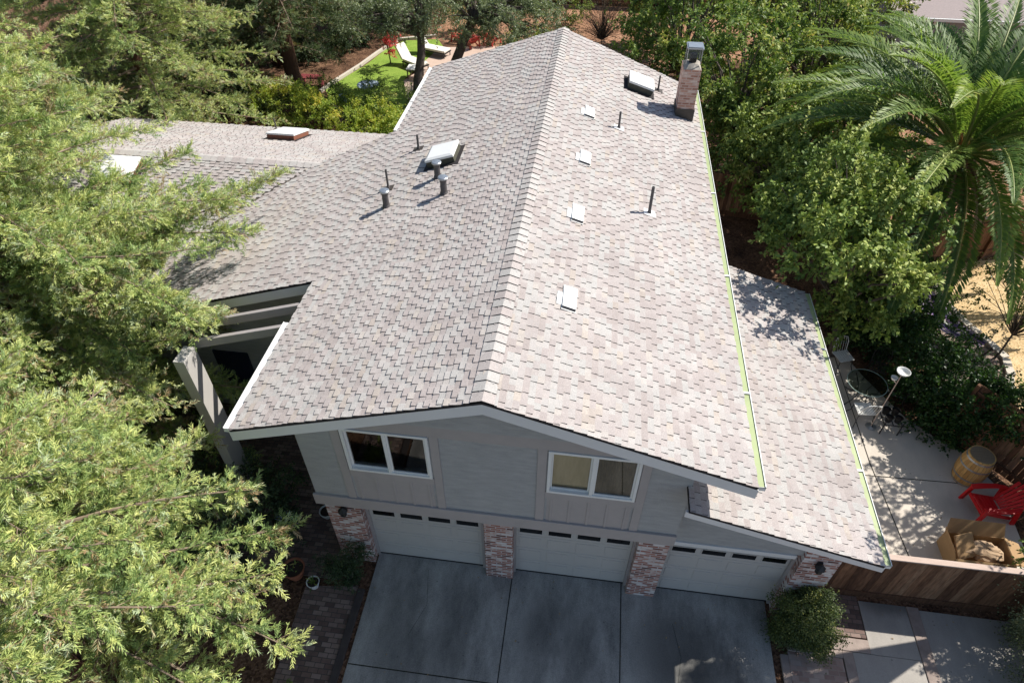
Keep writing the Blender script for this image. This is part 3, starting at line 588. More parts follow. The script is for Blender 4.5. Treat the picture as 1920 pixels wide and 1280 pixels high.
# ------------------------------------------------------------------ FOLIAGE
def unit(a): return a/np.maximum(np.linalg.norm(a, axis=-1, keepdims=True), 1e-9)
def leaf_mesh(name, P, A, N, l, wd, tint, mat, parent, sag=.0):
    P = np.asarray(P, np.float32); A = unit(np.asarray(A, np.float32)); N = unit(np.asarray(N, np.float32)); n = len(P); B = unit(np.cross(A, N)); l = np.broadcast_to(np.asarray(l, np.float32), (n,))[:, None]; wd = np.broadcast_to(np.asarray(wd, np.float32), (n,))[:, None]
    V = np.empty((n, 4, 3), np.float32); V[:, 0] = P; mid = P+A*l*.48; V[:, 1] = mid+B*wd*.5; V[:, 2] = P+A*l; V[:, 2, 2] -= sag*l[:, 0]; V[:, 3] = mid-B*wd*.5
    me = bpy.data.meshes.new(name); me.vertices.add(n*4); me.vertices.foreach_set('co', V.ravel()); me.loops.add(n*4); me.loops.foreach_set('vertex_index', np.arange(n*4, dtype=np.int32))
    me.polygons.add(n); me.polygons.foreach_set('loop_start', np.arange(0, n*4, 4, dtype=np.int32)); me.materials.append(mat)
    at = me.attributes.new('tint', 'FLOAT', 'FACE'); at.data.foreach_set('value', np.clip(np.broadcast_to(np.asarray(tint, np.float32), (n,)), 0, 1).copy()); me.update(calc_edges=True)
    o = bpy.data.objects.new(name, me); col.objects.link(o); o.parent = parent; return o
def rodr(v, k, a):
    """rotate rows of v round rows of k by a"""
    a = np.asarray(a)[..., None]; return v*np.cos(a)+np.cross(k, v)*np.sin(a)+k*(np.sum(k*v, -1, keepdims=True))*(1-np.cos(a))
ZU = np.array([0, 0, 1.])

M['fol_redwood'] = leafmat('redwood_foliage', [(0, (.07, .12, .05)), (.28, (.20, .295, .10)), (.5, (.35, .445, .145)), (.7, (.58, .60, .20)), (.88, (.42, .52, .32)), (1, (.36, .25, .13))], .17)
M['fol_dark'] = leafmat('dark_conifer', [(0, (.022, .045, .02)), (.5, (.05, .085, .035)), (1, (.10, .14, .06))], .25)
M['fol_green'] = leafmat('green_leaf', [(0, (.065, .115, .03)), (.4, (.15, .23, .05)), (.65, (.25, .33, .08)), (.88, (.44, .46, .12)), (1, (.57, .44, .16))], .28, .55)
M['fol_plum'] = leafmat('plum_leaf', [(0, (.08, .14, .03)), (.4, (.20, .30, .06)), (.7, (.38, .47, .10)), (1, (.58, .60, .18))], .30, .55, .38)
M['fol_olive'] = leafmat('olive_leaf', [(0, (.10, .14, .07)), (.5, (.21, .255, .14)), (1, (.38, .41, .27))], .32, .45)
M['fol_ivy'] = leafmat('ivy_leaf', [(0, (.015, .04, .012)), (.5, (.03, .075, .018)), (1, (.07, .13, .03))], .3, .4)
M['fol_lime'] = leafmat('lime_leaf', [(0, (.13, .22, .04)), (.4, (.30, .40, .07)), (.75, (.52, .54, .09)), (1, (.66, .52, .10))], .4)
M['fol_box'] = leafmat('box_leaf', [(0, (.06, .095, .03)), (.5, (.13, .175, .045)), (.85, (.24, .27, .08)), (1, (.42, .40, .16))], .35, .4)
M['fol_redflower'] = leafmat('red_flower', [(0, (.50, .05, .07)), (1, (.75, .16, .16))], .3)
M['fol_straw'] = leafmat('straw_leaf', [(0, (.20, .12, .06)), (1, (.42, .30, .17))], .25)
M['fol_maple'] = leafmat('rust_leaf', [(0, (.10, .03, .015)), (1, (.30, .10, .04))], .3)
M['palm_leaf'] = leafmat('palm_leaf', [(0, (.045, .09, .03)), (.45, (.115, .20, .05)), (.8, (.29, .38, .08)), (1, (.52, .45, .12))], .34, .5, spec=.35)
M['fol_backred'] = leafmat('back_conifer', [(0, (.035, .065, .028)), (.5, (.09, .135, .058)), (.85, (.20, .25, .11)), (1, (.22, .15, .07))], .28)
M['fol_pale'] = leafmat('pale_hedge_leaf', [(0, (.08, .10, .05)), (.5, (.17, .20, .10)), (.9, (.30, .32, .18)), (1, (.40, .36, .2))], .25)
M['fol_bush'] = leafmat('bush_leaf', [(0, (.035, .055, .02)), (.5, (.08, .115, .035)), (.85, (.16, .19, .055)), (1, (.34, .33, .09))], .3)
M['fol_hay'] = leafmat('hay_blade', [(0, (.40, .27, .13)), (.6, (.62, .46, .26)), (1, (.74, .60, .36))], .2)
M['palm_trunk'] = tm('palm_trunk', [(0, (.10, .065, .045)), (.6, (.19, .125, .085)), (1, (.30, .21, .14))], .95, .35, 12)
M['palm_rachis'] = pm('palm_rachis', (.30, .33, .10), (.22, .26, .07), 3, .45)
M['orange_stalk'] = pm('orange_stalk', (.50, .22, .05), (.36, .15, .04), 6, .7)
M['stripes'] = tm('hammock_stripes', [(0, (.55, .48, .45)), (.34, (.27, .17, .40)), (.67, (.07, .06, .16)), (1, (.48, .40, .55))], .9, .1, 20)
M['bluewhite'] = pm('blue_white', (.62, .68, .74), (.22, .34, .52), 9, .35)
M['palm_dead'] = leafmat('palm_dead', [(0, (.16, .11, .075)), (1, (.36, .26, .18))], .2)

def redwood(base, H, Rm, label, seed, nb=110, z0=1.2, lean=(0, 0), det=1.0, mat='fol_redwood', name='redwood_tree', group=None, tshift=0., trunk_r=.28, low=.75, spray=1., extra=()):
    rg = np.random.default_rng(seed); root = empty(name, base, label, 'tree', group)
    bx = np.array(base, float); tk = MB(); lim = MB(); Ps, As, Ns, Ls, Ws, Ts = [], [], [], [], [], []
    tp = lambda z: np.array([bx[0]+lean[0]*z/H, bx[1]+lean[1]*z/H, bx[2]+z])
    tk.tube([tp(z) for z in np.linspace(-.1, H, 14)], [trunk_r*(1.25 if i == 0 else 1)*(1-i/13.5) for i in range(14)], 10)
    br = []
    for i in range(nb):
        t = (i+.5)/nb; z = z0+(H-z0)*t**.95; az = i*2.39996+rg.uniform(-.3, .3)
        br.append((z, az, Rm*min(1., low+t*1.6)*(1-t)**.72*rg.uniform(.72, 1.12)+.25, math.radians(-4+38*t+rg.uniform(-9, 9))))
    br += list(extra)
    for z, az, L, el in br:
        o = tp(z); d = np.array([math.cos(az)*math.cos(el), math.sin(az)*math.cos(el), math.sin(el)]); sd = np.array([-math.sin(az), math.cos(az), 0]); wob = rg.uniform(-.12, .12)
        def pt(s): s = np.asarray(s)[..., None]; return o+d*L*s+sd*wob*L*np.sin(s*3)+ZU*(-.30*L*s**2+.10*L*s**3)
        ss = np.linspace(0, 1, 7); pp = pt(ss); lim.tube(pp, [max(.005, .008+.008*L*(1-s)) for s in ss], 5)
        nt = max(4, int(L*.85/(.125/det)))*2; s = .12+.88*rg.random(nt)**.75; p = pt(s); tg = unit(pt(np.minimum(s+.03, 1.03))-pt(s-.03))
        side = np.where(rg.random(nt) < .5, 1., -1.); nn = unit(np.cross(tg, np.cross(ZU, tg))+rg.normal(0, .25, (nt, 3)))
        ax = unit(rodr(tg, nn, side*np.radians(rg.uniform(25, 70, nt)))+rg.normal(0, .30, (nt, 3))+ZU*.12); tl = rg.uniform(.55, 1.1, nt)*(.28+.60*(1-s))*min(1.1, .45+L/4.)
        ns = np.maximum(2, (tl/(.062/det)).astype(int)); idx = np.repeat(np.arange(nt), ns); k = np.concatenate([(np.arange(q)+rg.uniform(.2, 1))/q for q in ns])
        a = ax[idx]; q = p[idx]+a*(tl[idx]*k)[:, None]-ZU*(.22*tl[idx]*k**2)[:, None]; m = len(q); n1 = unit(nn[idx]+rg.normal(0, .6, (m, 3))); sgn = np.where(rg.random(m) < .5, 1., -1.)
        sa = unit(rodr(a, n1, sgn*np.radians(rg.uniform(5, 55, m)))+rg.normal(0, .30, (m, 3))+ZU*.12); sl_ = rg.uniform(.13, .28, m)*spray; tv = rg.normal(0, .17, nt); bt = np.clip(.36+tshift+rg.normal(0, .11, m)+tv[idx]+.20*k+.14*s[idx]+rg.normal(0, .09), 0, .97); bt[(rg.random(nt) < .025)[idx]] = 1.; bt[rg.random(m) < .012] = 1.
        sh = 11; u = np.concatenate([[0.], np.linspace(.08, .8, sh)]); sg = np.concatenate([[0], np.where(np.arange(sh) % 2, 1, -1)])
        P = q[:, None, :]+sa[:, None, :]*(sl_[:, None]*u)[:, :, None]; an = np.radians(36+rg.normal(0, 9, (m, sh+1)))*np.abs(sg); b1 = unit(np.cross(n1, sa)); n2_ = np.cross(sa, b1); fl = rg.uniform(.35, 1.2, (m, 1)); th = np.where(sg > 0, 0, math.pi)+rg.normal(0, 1, (m, sh+1))*fl
        perp = b1[:, None, :]*np.cos(th)[..., None]+n2_[:, None, :]*np.sin(th)[..., None]; A = sa[:, None, :]*np.cos(an)[..., None]+perp*np.sin(an)[..., None]; Ln = np.where(u == 0, 1., .50*(1-.55*u))*sl_[:, None]; W = np.full((m, sh+1), .0145)*spray
        Ps.append(P.reshape(-1, 3)); As.append(A.reshape(-1, 3)); Ns.append(np.repeat(n1, sh+1, 0)+rg.normal(0, .3, (m*(sh+1), 3))); Ls.append(Ln.ravel()); Ws.append(W.ravel()); Ts.append((bt[:, None]+rg.normal(0, .05, (m, sh+1))).ravel())
        jj = np.nonzero(rg.random(nt) < .5)[0]
        for j in jj[:24]: lim.tube([p[j], p[j]+ax[j]*tl[j]*.5-ZU*.05*tl[j], p[j]+ax[j]*tl[j]-ZU*.22*tl[j]], [.007, .005, .003], 3, cap=False)
    tr = tk.build('trunk', M['redwood_bark'], root, smooth=True); lim.build('limbs', M['twig'], root)
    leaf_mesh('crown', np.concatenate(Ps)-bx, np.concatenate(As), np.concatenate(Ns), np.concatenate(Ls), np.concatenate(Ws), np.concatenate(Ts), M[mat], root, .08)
    return root

def lobes_leaves(rg, lobes, nclump, per, cr, ll, lw, shell=.55, fuzz=False):
    """leaves along short twigs; the twigs sit in clumps spread through the lobes, with gaps between the clumps"""
    P, A, N, T, C = [], [], [], [], []
    vol = np.array([l[3]*l[4]*l[5] for l in lobes])**.7; vol = vol/vol.sum(); ph = rg.uniform(0, 6, 3)
    for l, v in zip(lobes, vol):
        n = max(3, int(nclump*v)); d = unit(rg.normal(0, 1, (n, 3))); r = rg.uniform(shell, 1.05, n)**.8; c = np.array(l[:3])+d*r[:, None]*np.array(l[3:6])*(1+.22*np.sin(d[:, :1]*5+ph[0]+d[:, 1:2]*4))
        if not fuzz:
            nz = np.sin(c[:, 0]*2.7+ph[0])*np.sin(c[:, 1]*2.5+ph[1])+np.sin(c[:, 2]*3.1+ph[2])*np.sin(c[:, 0]*1.7+c[:, 1]*1.9); k = nz > -.55; c, d = c[k], d[k]
        for ci, di in zip(c, d):
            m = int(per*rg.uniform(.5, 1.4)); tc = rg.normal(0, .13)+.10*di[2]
            if fuzz:
                off = rg.normal(0, 1, (m, 3))*cr*np.array([1, 1, .75])*.55*rg.uniform(.7, 1.3); P.append(ci+off); o = unit(off+di*.25*cr+rg.normal(0, .3, (m, 3))*cr); A.append(unit(o+rg.normal(0, .6, (m, 3))-ZU*.25))
            else:
                nt = max(3, m//16); td = unit(di*.55+rg.normal(0, .75, (nt, 3))+ZU*.25); tl = cr*rg.uniform(.6, 1.9, nt); ti = rg.integers(0, nt, m); u = rg.random(m)**.7
                P.append(ci+td[ti]*(tl[ti]*u)[:, None]-ZU*(.12*tl[ti]*u*u)[:, None]+rg.normal(0, .025, (m, 3))); A.append(unit(td[ti]*.7+rg.normal(0, .75, (m, 3))-ZU*.15))
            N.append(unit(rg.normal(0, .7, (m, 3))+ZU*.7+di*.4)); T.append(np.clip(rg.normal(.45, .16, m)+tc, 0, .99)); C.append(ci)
    P = np.concatenate(P); n = len(P)
    return P, np.concatenate(A), np.concatenate(N), ll*rg.uniform(.65, 1.25, n), lw*rg.uniform(.7, 1.2, n), np.concatenate(T), C
def tree(name, base, lobes, label, seed, mat, nclump=160, per=120, cr=.5, ll=.10, lw=.05, trunk=None, tr=.14, bark='grey_bark', cat='tree', group=None, limbs=40, shell=.55, wood=True, fuzz=False, shoots=0):
    """lobes in world coordinates: (x,y,z,rx,ry,rz)"""
    rg = np.random.default_rng(seed); root = empty(name, base, label, cat, group); bx = np.array(base, float)
    P, A, N, l, wd, T, C = lobes_leaves(rg, lobes, nclump, per, cr, ll, lw, shell, fuzz)
    if shoots:   # upright water shoots above the crown
        pick = [C[i] for i in rg.permutation(len(C)) if C[i][2] > np.mean([q[2] for q in C])][:shoots]
        for c in pick:
            sd = unit(np.array([rg.normal(0, .25), rg.normal(0, .25), 1.])); L = rg.uniform(.7, 1.5); m = int(L*42); u = rg.random(m); a = rg.uniform(0, 6.28, m)
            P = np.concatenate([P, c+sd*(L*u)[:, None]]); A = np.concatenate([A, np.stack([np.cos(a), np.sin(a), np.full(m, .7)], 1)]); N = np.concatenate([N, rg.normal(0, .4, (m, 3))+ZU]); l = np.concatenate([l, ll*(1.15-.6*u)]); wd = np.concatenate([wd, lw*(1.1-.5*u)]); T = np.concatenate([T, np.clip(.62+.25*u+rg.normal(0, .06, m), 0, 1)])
    keep = P[:, 2] > bx[2]+.01; P, A, N, l, wd, T = P[keep], A[keep], N[keep], l[keep], wd[keep], T[keep]
    if wood:
        mb = MB(); c0 = np.mean([q[:3] for q in lobes], 0); fork = trunk[-1] if trunk else (bx*.55+c0*.45); pts = trunk or [tuple(bx-ZU*.1), tuple(bx*.75+np.array(fork)*.25+rg.normal(0, .04, 3)), tuple(fork)]
        mb.tube(pts, [tr*1.2]+[tr*(1-.35*i/len(pts)) for i in range(1, len(pts))], 9, cap=False); mb.build('trunk', M[bark], root, smooth=True)
        lm = MB(); idx = rg.permutation(len(C))[:limbs]
        for i in idx:
            c = C[i]; f = np.array(fork); mid = f*.5+c*.5+np.array([0, 0, .12])*np.linalg.norm(c-f)+rg.normal(0, .12, 3); lm.tube([f-ZU*.05, mid, c], [tr*.42, tr*.22, .01], 5, cap=False)
        lm.build('limbs', M[bark], root)
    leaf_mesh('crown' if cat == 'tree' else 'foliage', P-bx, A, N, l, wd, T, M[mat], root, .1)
    return root

# left redwoods
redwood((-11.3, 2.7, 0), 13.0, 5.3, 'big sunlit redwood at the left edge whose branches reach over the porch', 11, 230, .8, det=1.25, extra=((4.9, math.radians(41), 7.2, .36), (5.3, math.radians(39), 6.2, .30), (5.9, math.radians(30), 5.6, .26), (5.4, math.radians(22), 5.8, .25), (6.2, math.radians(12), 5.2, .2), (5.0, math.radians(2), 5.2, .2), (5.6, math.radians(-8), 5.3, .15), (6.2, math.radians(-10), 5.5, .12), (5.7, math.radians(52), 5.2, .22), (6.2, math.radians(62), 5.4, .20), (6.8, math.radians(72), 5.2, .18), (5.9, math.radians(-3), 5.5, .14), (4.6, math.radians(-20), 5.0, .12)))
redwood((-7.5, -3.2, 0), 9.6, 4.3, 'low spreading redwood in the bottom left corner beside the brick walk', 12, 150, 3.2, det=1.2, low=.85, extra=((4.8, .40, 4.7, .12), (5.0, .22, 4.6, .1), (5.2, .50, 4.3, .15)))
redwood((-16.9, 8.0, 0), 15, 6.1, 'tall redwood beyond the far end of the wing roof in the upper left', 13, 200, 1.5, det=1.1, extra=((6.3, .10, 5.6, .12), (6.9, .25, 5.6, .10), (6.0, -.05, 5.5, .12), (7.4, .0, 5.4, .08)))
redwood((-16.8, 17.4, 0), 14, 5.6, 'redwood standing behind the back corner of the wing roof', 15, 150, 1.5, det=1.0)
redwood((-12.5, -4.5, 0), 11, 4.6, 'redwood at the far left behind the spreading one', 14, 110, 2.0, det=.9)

redwood((-22.5, 15.5, 0), 14, 5.4, 'redwood in the far upper left corner behind the other two', 16, 110, 1.2, det=.9)
# back redwoods and broadleaf trees
BK = [((-14.3, 25.2, 0), 13, 4.0, 'dark redwood with a bare reddish trunk beside the back lawn'), ((-18.5, 21.5, 0), 14, 4.6, 'dark redwood behind the far end of the wing roof'),
      ((-19, 31, 0), 15, 5.0, 'dark redwood deep in the corner behind the lawn'), ((-14.5, 33.5, 0), 14, 4.6, 'dark redwood above the bark slope beyond the lawn'), ((-24.5, 27, 0), 15, 5.2, 'dark redwood furthest left in the back grove'), ((-16.6, 28.6, 0), 13, 4.4, 'dark redwood right behind the maroon bench'), ((-12.2, 37.0, 0), 14, 4.6, 'dark redwood at the top edge above the lawn'), ((-20.5, 25.8, 0), 14, 4.6, 'dark redwood in the middle of the back grove')]
for i, (b, H, r, lb) in enumerate(BK):
    redwood(b, H, r, lb, 30+i, 105, 3.0 if i == 0 else 1.0, det=.75, mat='fol_backred', spray=1.35, group='dark redwoods behind the wing', trunk_r=.42 if i == 0 else .3)
tree('oak_tree', (-7.5, 24.4, 0), [(-9.4, 24.2, 4.4, 1.7, 1.4, .9), (-7.7, 24.9, 4.5, 1.7, 1.5, 1.1), (-8.5, 26.6, 4.7, 2.1, 1.6, 1.2), (-10.8, 25.6, 4.5, 1.4, 1.3, .9)], 'grey green tree forking over the roof edge in front of the loungers', 41, 'fol_olive', 420, 150, .40, .10, .045, trunk=[(-7.6, 24.2, -.1), (-7.55, 24.5, 1.2), (-7.3, 24.7, 2.4), (-7.3, 24.9, 3.2)], tr=.24, limbs=60)
tree('oak_tree', (-6.3, 26.3, 0), [(-5.0, 26.0, 4.4, 1.9, 1.6, 1.2), (-3.2, 25.6, 4.0, 1.7, 1.5, 1.2), (-4.6, 28.2, 4.7, 2.2, 1.8, 1.3), (-2.2, 27.2, 3.6, 1.5, 1.4, 1.2)], 'grey green leaning tree just left of the roof peak', 42, 'fol_olive', 440, 150, .40, .10, .045, trunk=[(-6.5, 26.2, -.1), (-6.1, 26.4, 1.3), (-5.5, 26.5, 2.6), (-5.1, 26.6, 3.4)], tr=.27, limbs=60)
BT = [((6.6, 20.0, 0), [(6.6, 20, 3.9, 2.5, 2.4, 2.6), (7.8, 18.6, 2.8, 1.7, 1.6, 2.0)], 'dense green tree right behind the chimney', 'fol_green'),
      ((5.5, 26.5, 0), [(5.5, 26.5, 4.6, 3.2, 3.0, 3.0), (3.4, 25.2, 2.8, 1.8, 1.6, 2.0)], 'big leafy green tree beyond the back right roof corner', 'fol_green'),
      ((10.2, 24.5, 0), [(10.2, 24.5, 4.2, 3.0, 3.0, 3.0), (11.8, 22.6, 2.8, 1.8, 1.8, 2.2)], 'broad green tree between the chimney and the palm', 'fol_green'),
      ((10.8, 31, 0), [(10.8, 31, 4.8, 3.6, 3.2, 3.0), (14, 30, 3.8, 2.2, 2.2, 2.4)], 'yellowing green tree in front of the neighbouring house', 'fol_box'),
      ((4.6, 33.5, 0), [(4.6, 33.5, 4.2, 3.3, 3.0, 3.0)], 'green tree at the top edge right of the dead twigs', 'fol_green'),
      ((11.2, 18.6, 0), [(11.2, 18.6, 2.6, 2.0, 2.0, 1.9)], 'twiggy dark green tree under the palm fronds', 'fol_green'),
      ((8.6, 14.6, 0), [(8.3, 14.6, 3.1, 1.9, 1.9, 1.7), (7.2, 16.2, 2.6, 1.4, 1.5, 1.6)], 'bright green small tree close to the right gutter below the chimney', 'fol_plum')]
for i, (b, lo, lb, mt) in enumerate(BT):
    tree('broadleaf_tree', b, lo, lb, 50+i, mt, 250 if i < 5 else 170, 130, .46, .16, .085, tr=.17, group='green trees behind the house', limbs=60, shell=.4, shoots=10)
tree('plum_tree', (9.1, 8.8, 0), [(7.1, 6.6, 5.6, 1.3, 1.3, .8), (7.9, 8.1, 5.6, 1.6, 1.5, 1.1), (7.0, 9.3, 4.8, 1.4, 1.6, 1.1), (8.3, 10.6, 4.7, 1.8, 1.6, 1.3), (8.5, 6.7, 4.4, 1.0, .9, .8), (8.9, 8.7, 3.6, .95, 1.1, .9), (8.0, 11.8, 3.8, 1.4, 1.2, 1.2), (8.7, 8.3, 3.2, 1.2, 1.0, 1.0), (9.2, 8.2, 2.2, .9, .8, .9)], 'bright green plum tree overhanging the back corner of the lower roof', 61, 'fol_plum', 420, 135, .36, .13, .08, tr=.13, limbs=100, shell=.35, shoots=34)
tree('broadleaf_tree', (13.9, 5.0, 0), [(13.5, 5.5, 4.8, 1.5, 1.5, .9), (13.0, 4.0, 4.6, 1.3, 1.3, .8), (14.3, 6.6, 4.6, 1.3, 1.3, 1.0)], 'open leafy tree just outside the right edge that dapples the patio', 62, 'fol_plum', 130, 80, .40, .11, .07, tr=.12, limbs=30)
pr = np.random.default_rng(5)
# ivy and shrub bank beside the patio
IV = [((11.2, 8.2, 0), [(10.9, 8.4, 1.1, 1.1, 1.5, 1.3), (11.3, 7.1, 1.0, 1.0, 1.1, 1.25)], 'dark ivy mound beside the glass patio table'), ((12.2, 6.9, 0), [(11.9, 6.9, .6, .85, 1.1, .95), (12.4, 6.0, .5, .6, .7, .8)], 'dark ivy mound against the gravel bed above the barrel'),
      ((11.6, 10.0, 0), [(11.0, 10.2, 1.1, 1.0, 1.2, 1.2)], 'dark leafy mound left of the striped hammock'), ((10.2, 9.6, 0), [(10.3, 9.6, 1.0, 1.0, 1.2, 1.2)], 'dark leafy mound under the plum tree behind the chairs'), ((11.5, 5.95, 0), [(11.6, 6.1, .3, 1.0, .5, .5)], 'low ivy at the patio edge behind the barrel'), ((12.2, 5.5, 0), [(11.75, 5.95, 1.25, .5, .45, .8), (12.2, 5.4, 1.75, .5, .42, .6), (12.75, 4.8, 2.0, .55, .4, .5), (13.4, 4.1, 2.1, .5, .4, .4)], 'ivy draped over the top of the reddish fence above the barrel')]
for i, (b, lo, lb) in enumerate(IV): tree('ivy_shrub', b, lo, lb, 70+i, 'fol_ivy', 170 if i != 4 else 60, 120, .34, .085, .06, cat='shrub', group='ivy mounds beside the patio', wood=False, shell=.7)
tree('shrub', (13.0, 5.9, 0), [(13.0, 5.9, 1.0, .7, .7, .9)], 'sunlit light green shrub between the ivy and the edging stones', 77, 'fol_plum', 40, 110, .3, .08, .05, cat='shrub', tr=.03, limbs=14)
tree('crepe_myrtle', (14.0, 9.3, 0), [(13.6, 10.3, 1.7, .8, .9, .7), (14.6, 10.3, 1.8, .9, .9, .7), (14.3, 9.2, 1.9, .8, .7, .6), (15.3, 11.1, 1.5, .8, .8, .7), (15.0, 8.6, 1.7, .8, .7, .7)], 'open sparse shrub with thin stems over the dry grass', 78, 'fol_box', 120, 45, .34, .09, .055, cat='shrub', tr=.035, limbs=60)
tree('round_bush', (6.5, .02, 0), [(6.42, .02, .74, .55, .48, .60), (6.68, -.22, .48, .44, .38, .44), (6.25, -.2, .40, .36, .32, .36), (6.6, .15, 1.05, .32, .3, .34)], 'clipped round bush in front of the right end brick pillar', 80, 'fol_bush', 230, 170, .15, .045, .028, cat='bush', tr=.04, limbs=24, shell=.72, fuzz=True)
tree('hedge', (11.3, .2, 0), [(11.4, .35, 1.3, .75, .65, 1.35), (11.15, -.8, .9, .7, .7, 1.05)], 'pale clipped hedge at the right picture edge by the board fence', 81, 'fol_pale', 200, 130, .22, .05, .03, cat='hedge', tr=.05, limbs=20, shell=.75, fuzz=True)
tree('broadleaf_tree', (13.0, .9, 0), [(12.9, .9, 3.0, 1.0, 1.1, 1.2), (12.3, -.6, 2.6, .9, .9, 1.0)], 'leafy tree rising behind the pale hedge at the right edge', 63, 'fol_green', 150, 110, .4, .11, .07, tr=.1, limbs=30)
tree('broadleaf_tree', (13.4, 1.9, 0), [(10.4, 1.4, 6.9, .75, .75, .55), (9.95, 1.0, 6.5, .65, .65, .5), (11.2, 1.5, 7.4, .7, .7, .6)], 'tall leaning tree beyond the right edge that shades the lower driveway', 64, 'fol_green', 120, 110, .4, .11, .07, tr=.14, limbs=50)
tree('hedge', (10.6, -1.9, 0), [(10.6, -1.9, .8, .8, .6, .8)], 'leafy low plant in the bottom right corner', 82, 'fol_green', 60, 60, .3, .11, .06, cat='hedge', tr=.03, limbs=14)
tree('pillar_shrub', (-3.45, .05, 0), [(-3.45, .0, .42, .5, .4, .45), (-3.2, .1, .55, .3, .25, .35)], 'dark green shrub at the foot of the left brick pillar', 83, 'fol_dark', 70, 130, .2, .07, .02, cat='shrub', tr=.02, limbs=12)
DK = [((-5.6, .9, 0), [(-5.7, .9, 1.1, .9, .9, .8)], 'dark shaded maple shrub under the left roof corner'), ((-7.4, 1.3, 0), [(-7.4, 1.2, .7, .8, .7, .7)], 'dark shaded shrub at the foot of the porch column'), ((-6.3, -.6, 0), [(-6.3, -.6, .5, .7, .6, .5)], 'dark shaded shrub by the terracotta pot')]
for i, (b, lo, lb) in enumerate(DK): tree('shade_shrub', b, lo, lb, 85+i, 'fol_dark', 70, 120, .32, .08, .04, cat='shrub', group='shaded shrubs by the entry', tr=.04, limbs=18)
tree('fern', (-3.55, -3.0, 0), [(-3.5, -3.0, .25, .4, .4, .28)], 'small fern beside the brick walk at the bottom edge', 89, 'fol_green', 24, 60, .2, .13, .03, cat='plant', wood=False)
# yellow green shrubs behind the wing roof
LS = [((-13.6, 22.0, 0), 1.5, 1.3, 'yellow green shrub furthest left behind the wing roof'), ((-12.0, 21.6, 0), 1.4, 1.2, 'lime shrub beside the roof skylight in the back yard'), ((-10.4, 21.4, 0), 1.5, 1.0, 'golden lime shrub in the middle of the row behind the wing'), ((-8.9, 21.0, 0), 1.4, .9, 'yellow tipped shrub nearest the main roof in the back yard'), ((-7.6, 20.8, 0), 1.2, .9, 'lime shrub against the white rear gutter')]
for i, ((x, y, z), r, h, lb) in enumerate(LS): tree('lime_shrub', (x, y, z), [(x, y, h*.55, r, 1.2, h*.75)], lb, 90+i, 'fol_lime', 80, 110, .3, .10, .045, cat='shrub', group='yellow green shrubs behind the wing', tr=.03, limbs=14)
GS = [((-10.0, 23.2, 0), 1.5, 1.1, 'green hedge shrub bordering the near side of the lawn'), ((-8.0, 22.8, 0), 1.4, 1.1, 'green hedge shrub at the near right corner of the lawn'), ((-12.3, 23.8, 0), 1.3, 1.0, 'green hedge shrub at the near left of the lawn'), ((-14.9, 22.8, 0), 1.2, 1.2, 'green shrub below the bare redwood trunk')]
for i, ((x, y, z), r, h, lb) in enumerate(GS): tree('green_shrub', (x, y, z), [(x, y, h*.55, r, 1.1, h*.7)], lb, 100+i, 'fol_green', 80, 110, .3, .09, .045, cat='shrub', group='green shrubs around the lawn', tr=.03, limbs=14)
tree('flowering_shrub', (-10.4, 29.4, 0), [(-10.5, 28.6, 1.2, .62, .5, .38), (-10.2, 29.3, 1.6, .5, .4, .3)], 'red flowering shrub on the lawn beside the white lounger', 110, 'fol_redflower', 40, 90, .25, .09, .06, cat='shrub', tr=.04, limbs=12)
tree('maple_tree', (-17.0, 24.4, 0), [(-17.0, 24.4, 1.9, .4, .4, .8)], 'rust red small maple among the dark redwoods', 111, 'fol_maple', 50, 70, .3, .09, .05, tr=.05, limbs=20)
tree('dry_bush', (1.2, 32.2, 0), [(1.2, 32.2, 2.0, 1.7, 1.4, 1.5)], 'bare grey twiggy bush behind the roof peak', 112, 'fol_straw', 300, 10, .4, .08, .03, cat='bush', tr=.03, limbs=220, shell=.3)
tree('dry_bush', (-.6, 29.6, 0), [(-.4, 29.6, 1.1, 1.0, .8, .7)], 'straw coloured low bush right beside the roof peak', 113, 'fol_straw', 60, 80, .3, .09, .05, cat='bush', tr=.04, limbs=14)
tree('green_shrub', (-2.6, 31.5, 0), [(-2.8, 31.5, .9, 1.2, .9, .7)], 'small yellow flowered shrub left of the roof peak', 114, 'fol_lime', 40, 80, .28, .10, .06, cat='shrub', tr=.03, limbs=10)
tree('green_shrub', (-1.2, 36.5, 0), [(-1.0, 36.5, 1.3, 1.6, 1.0, 1.1)], 'green bush at the foot of the far board fence', 115, 'fol_green', 60, 90, .35, .11, .06, cat='shrub', tr=.04, limbs=12)
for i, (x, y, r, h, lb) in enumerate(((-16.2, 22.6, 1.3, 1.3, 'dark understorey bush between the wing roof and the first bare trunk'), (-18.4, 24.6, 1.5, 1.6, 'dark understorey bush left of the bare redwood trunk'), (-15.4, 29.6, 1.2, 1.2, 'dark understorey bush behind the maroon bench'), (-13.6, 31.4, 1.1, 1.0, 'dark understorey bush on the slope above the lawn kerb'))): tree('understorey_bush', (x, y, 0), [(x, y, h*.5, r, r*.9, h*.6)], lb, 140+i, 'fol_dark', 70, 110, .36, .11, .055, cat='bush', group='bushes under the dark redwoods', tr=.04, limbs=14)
tree('green_shrub', (-6.6, 34.8, 0), [(-6.6, 34.8, .9, 1.5, .8, .8)], 'bright green shrub between the two grey green trees', 116, 'fol_plum', 60, 90, .35, .11, .06, cat='shrub', tr=.04, limbs=12)

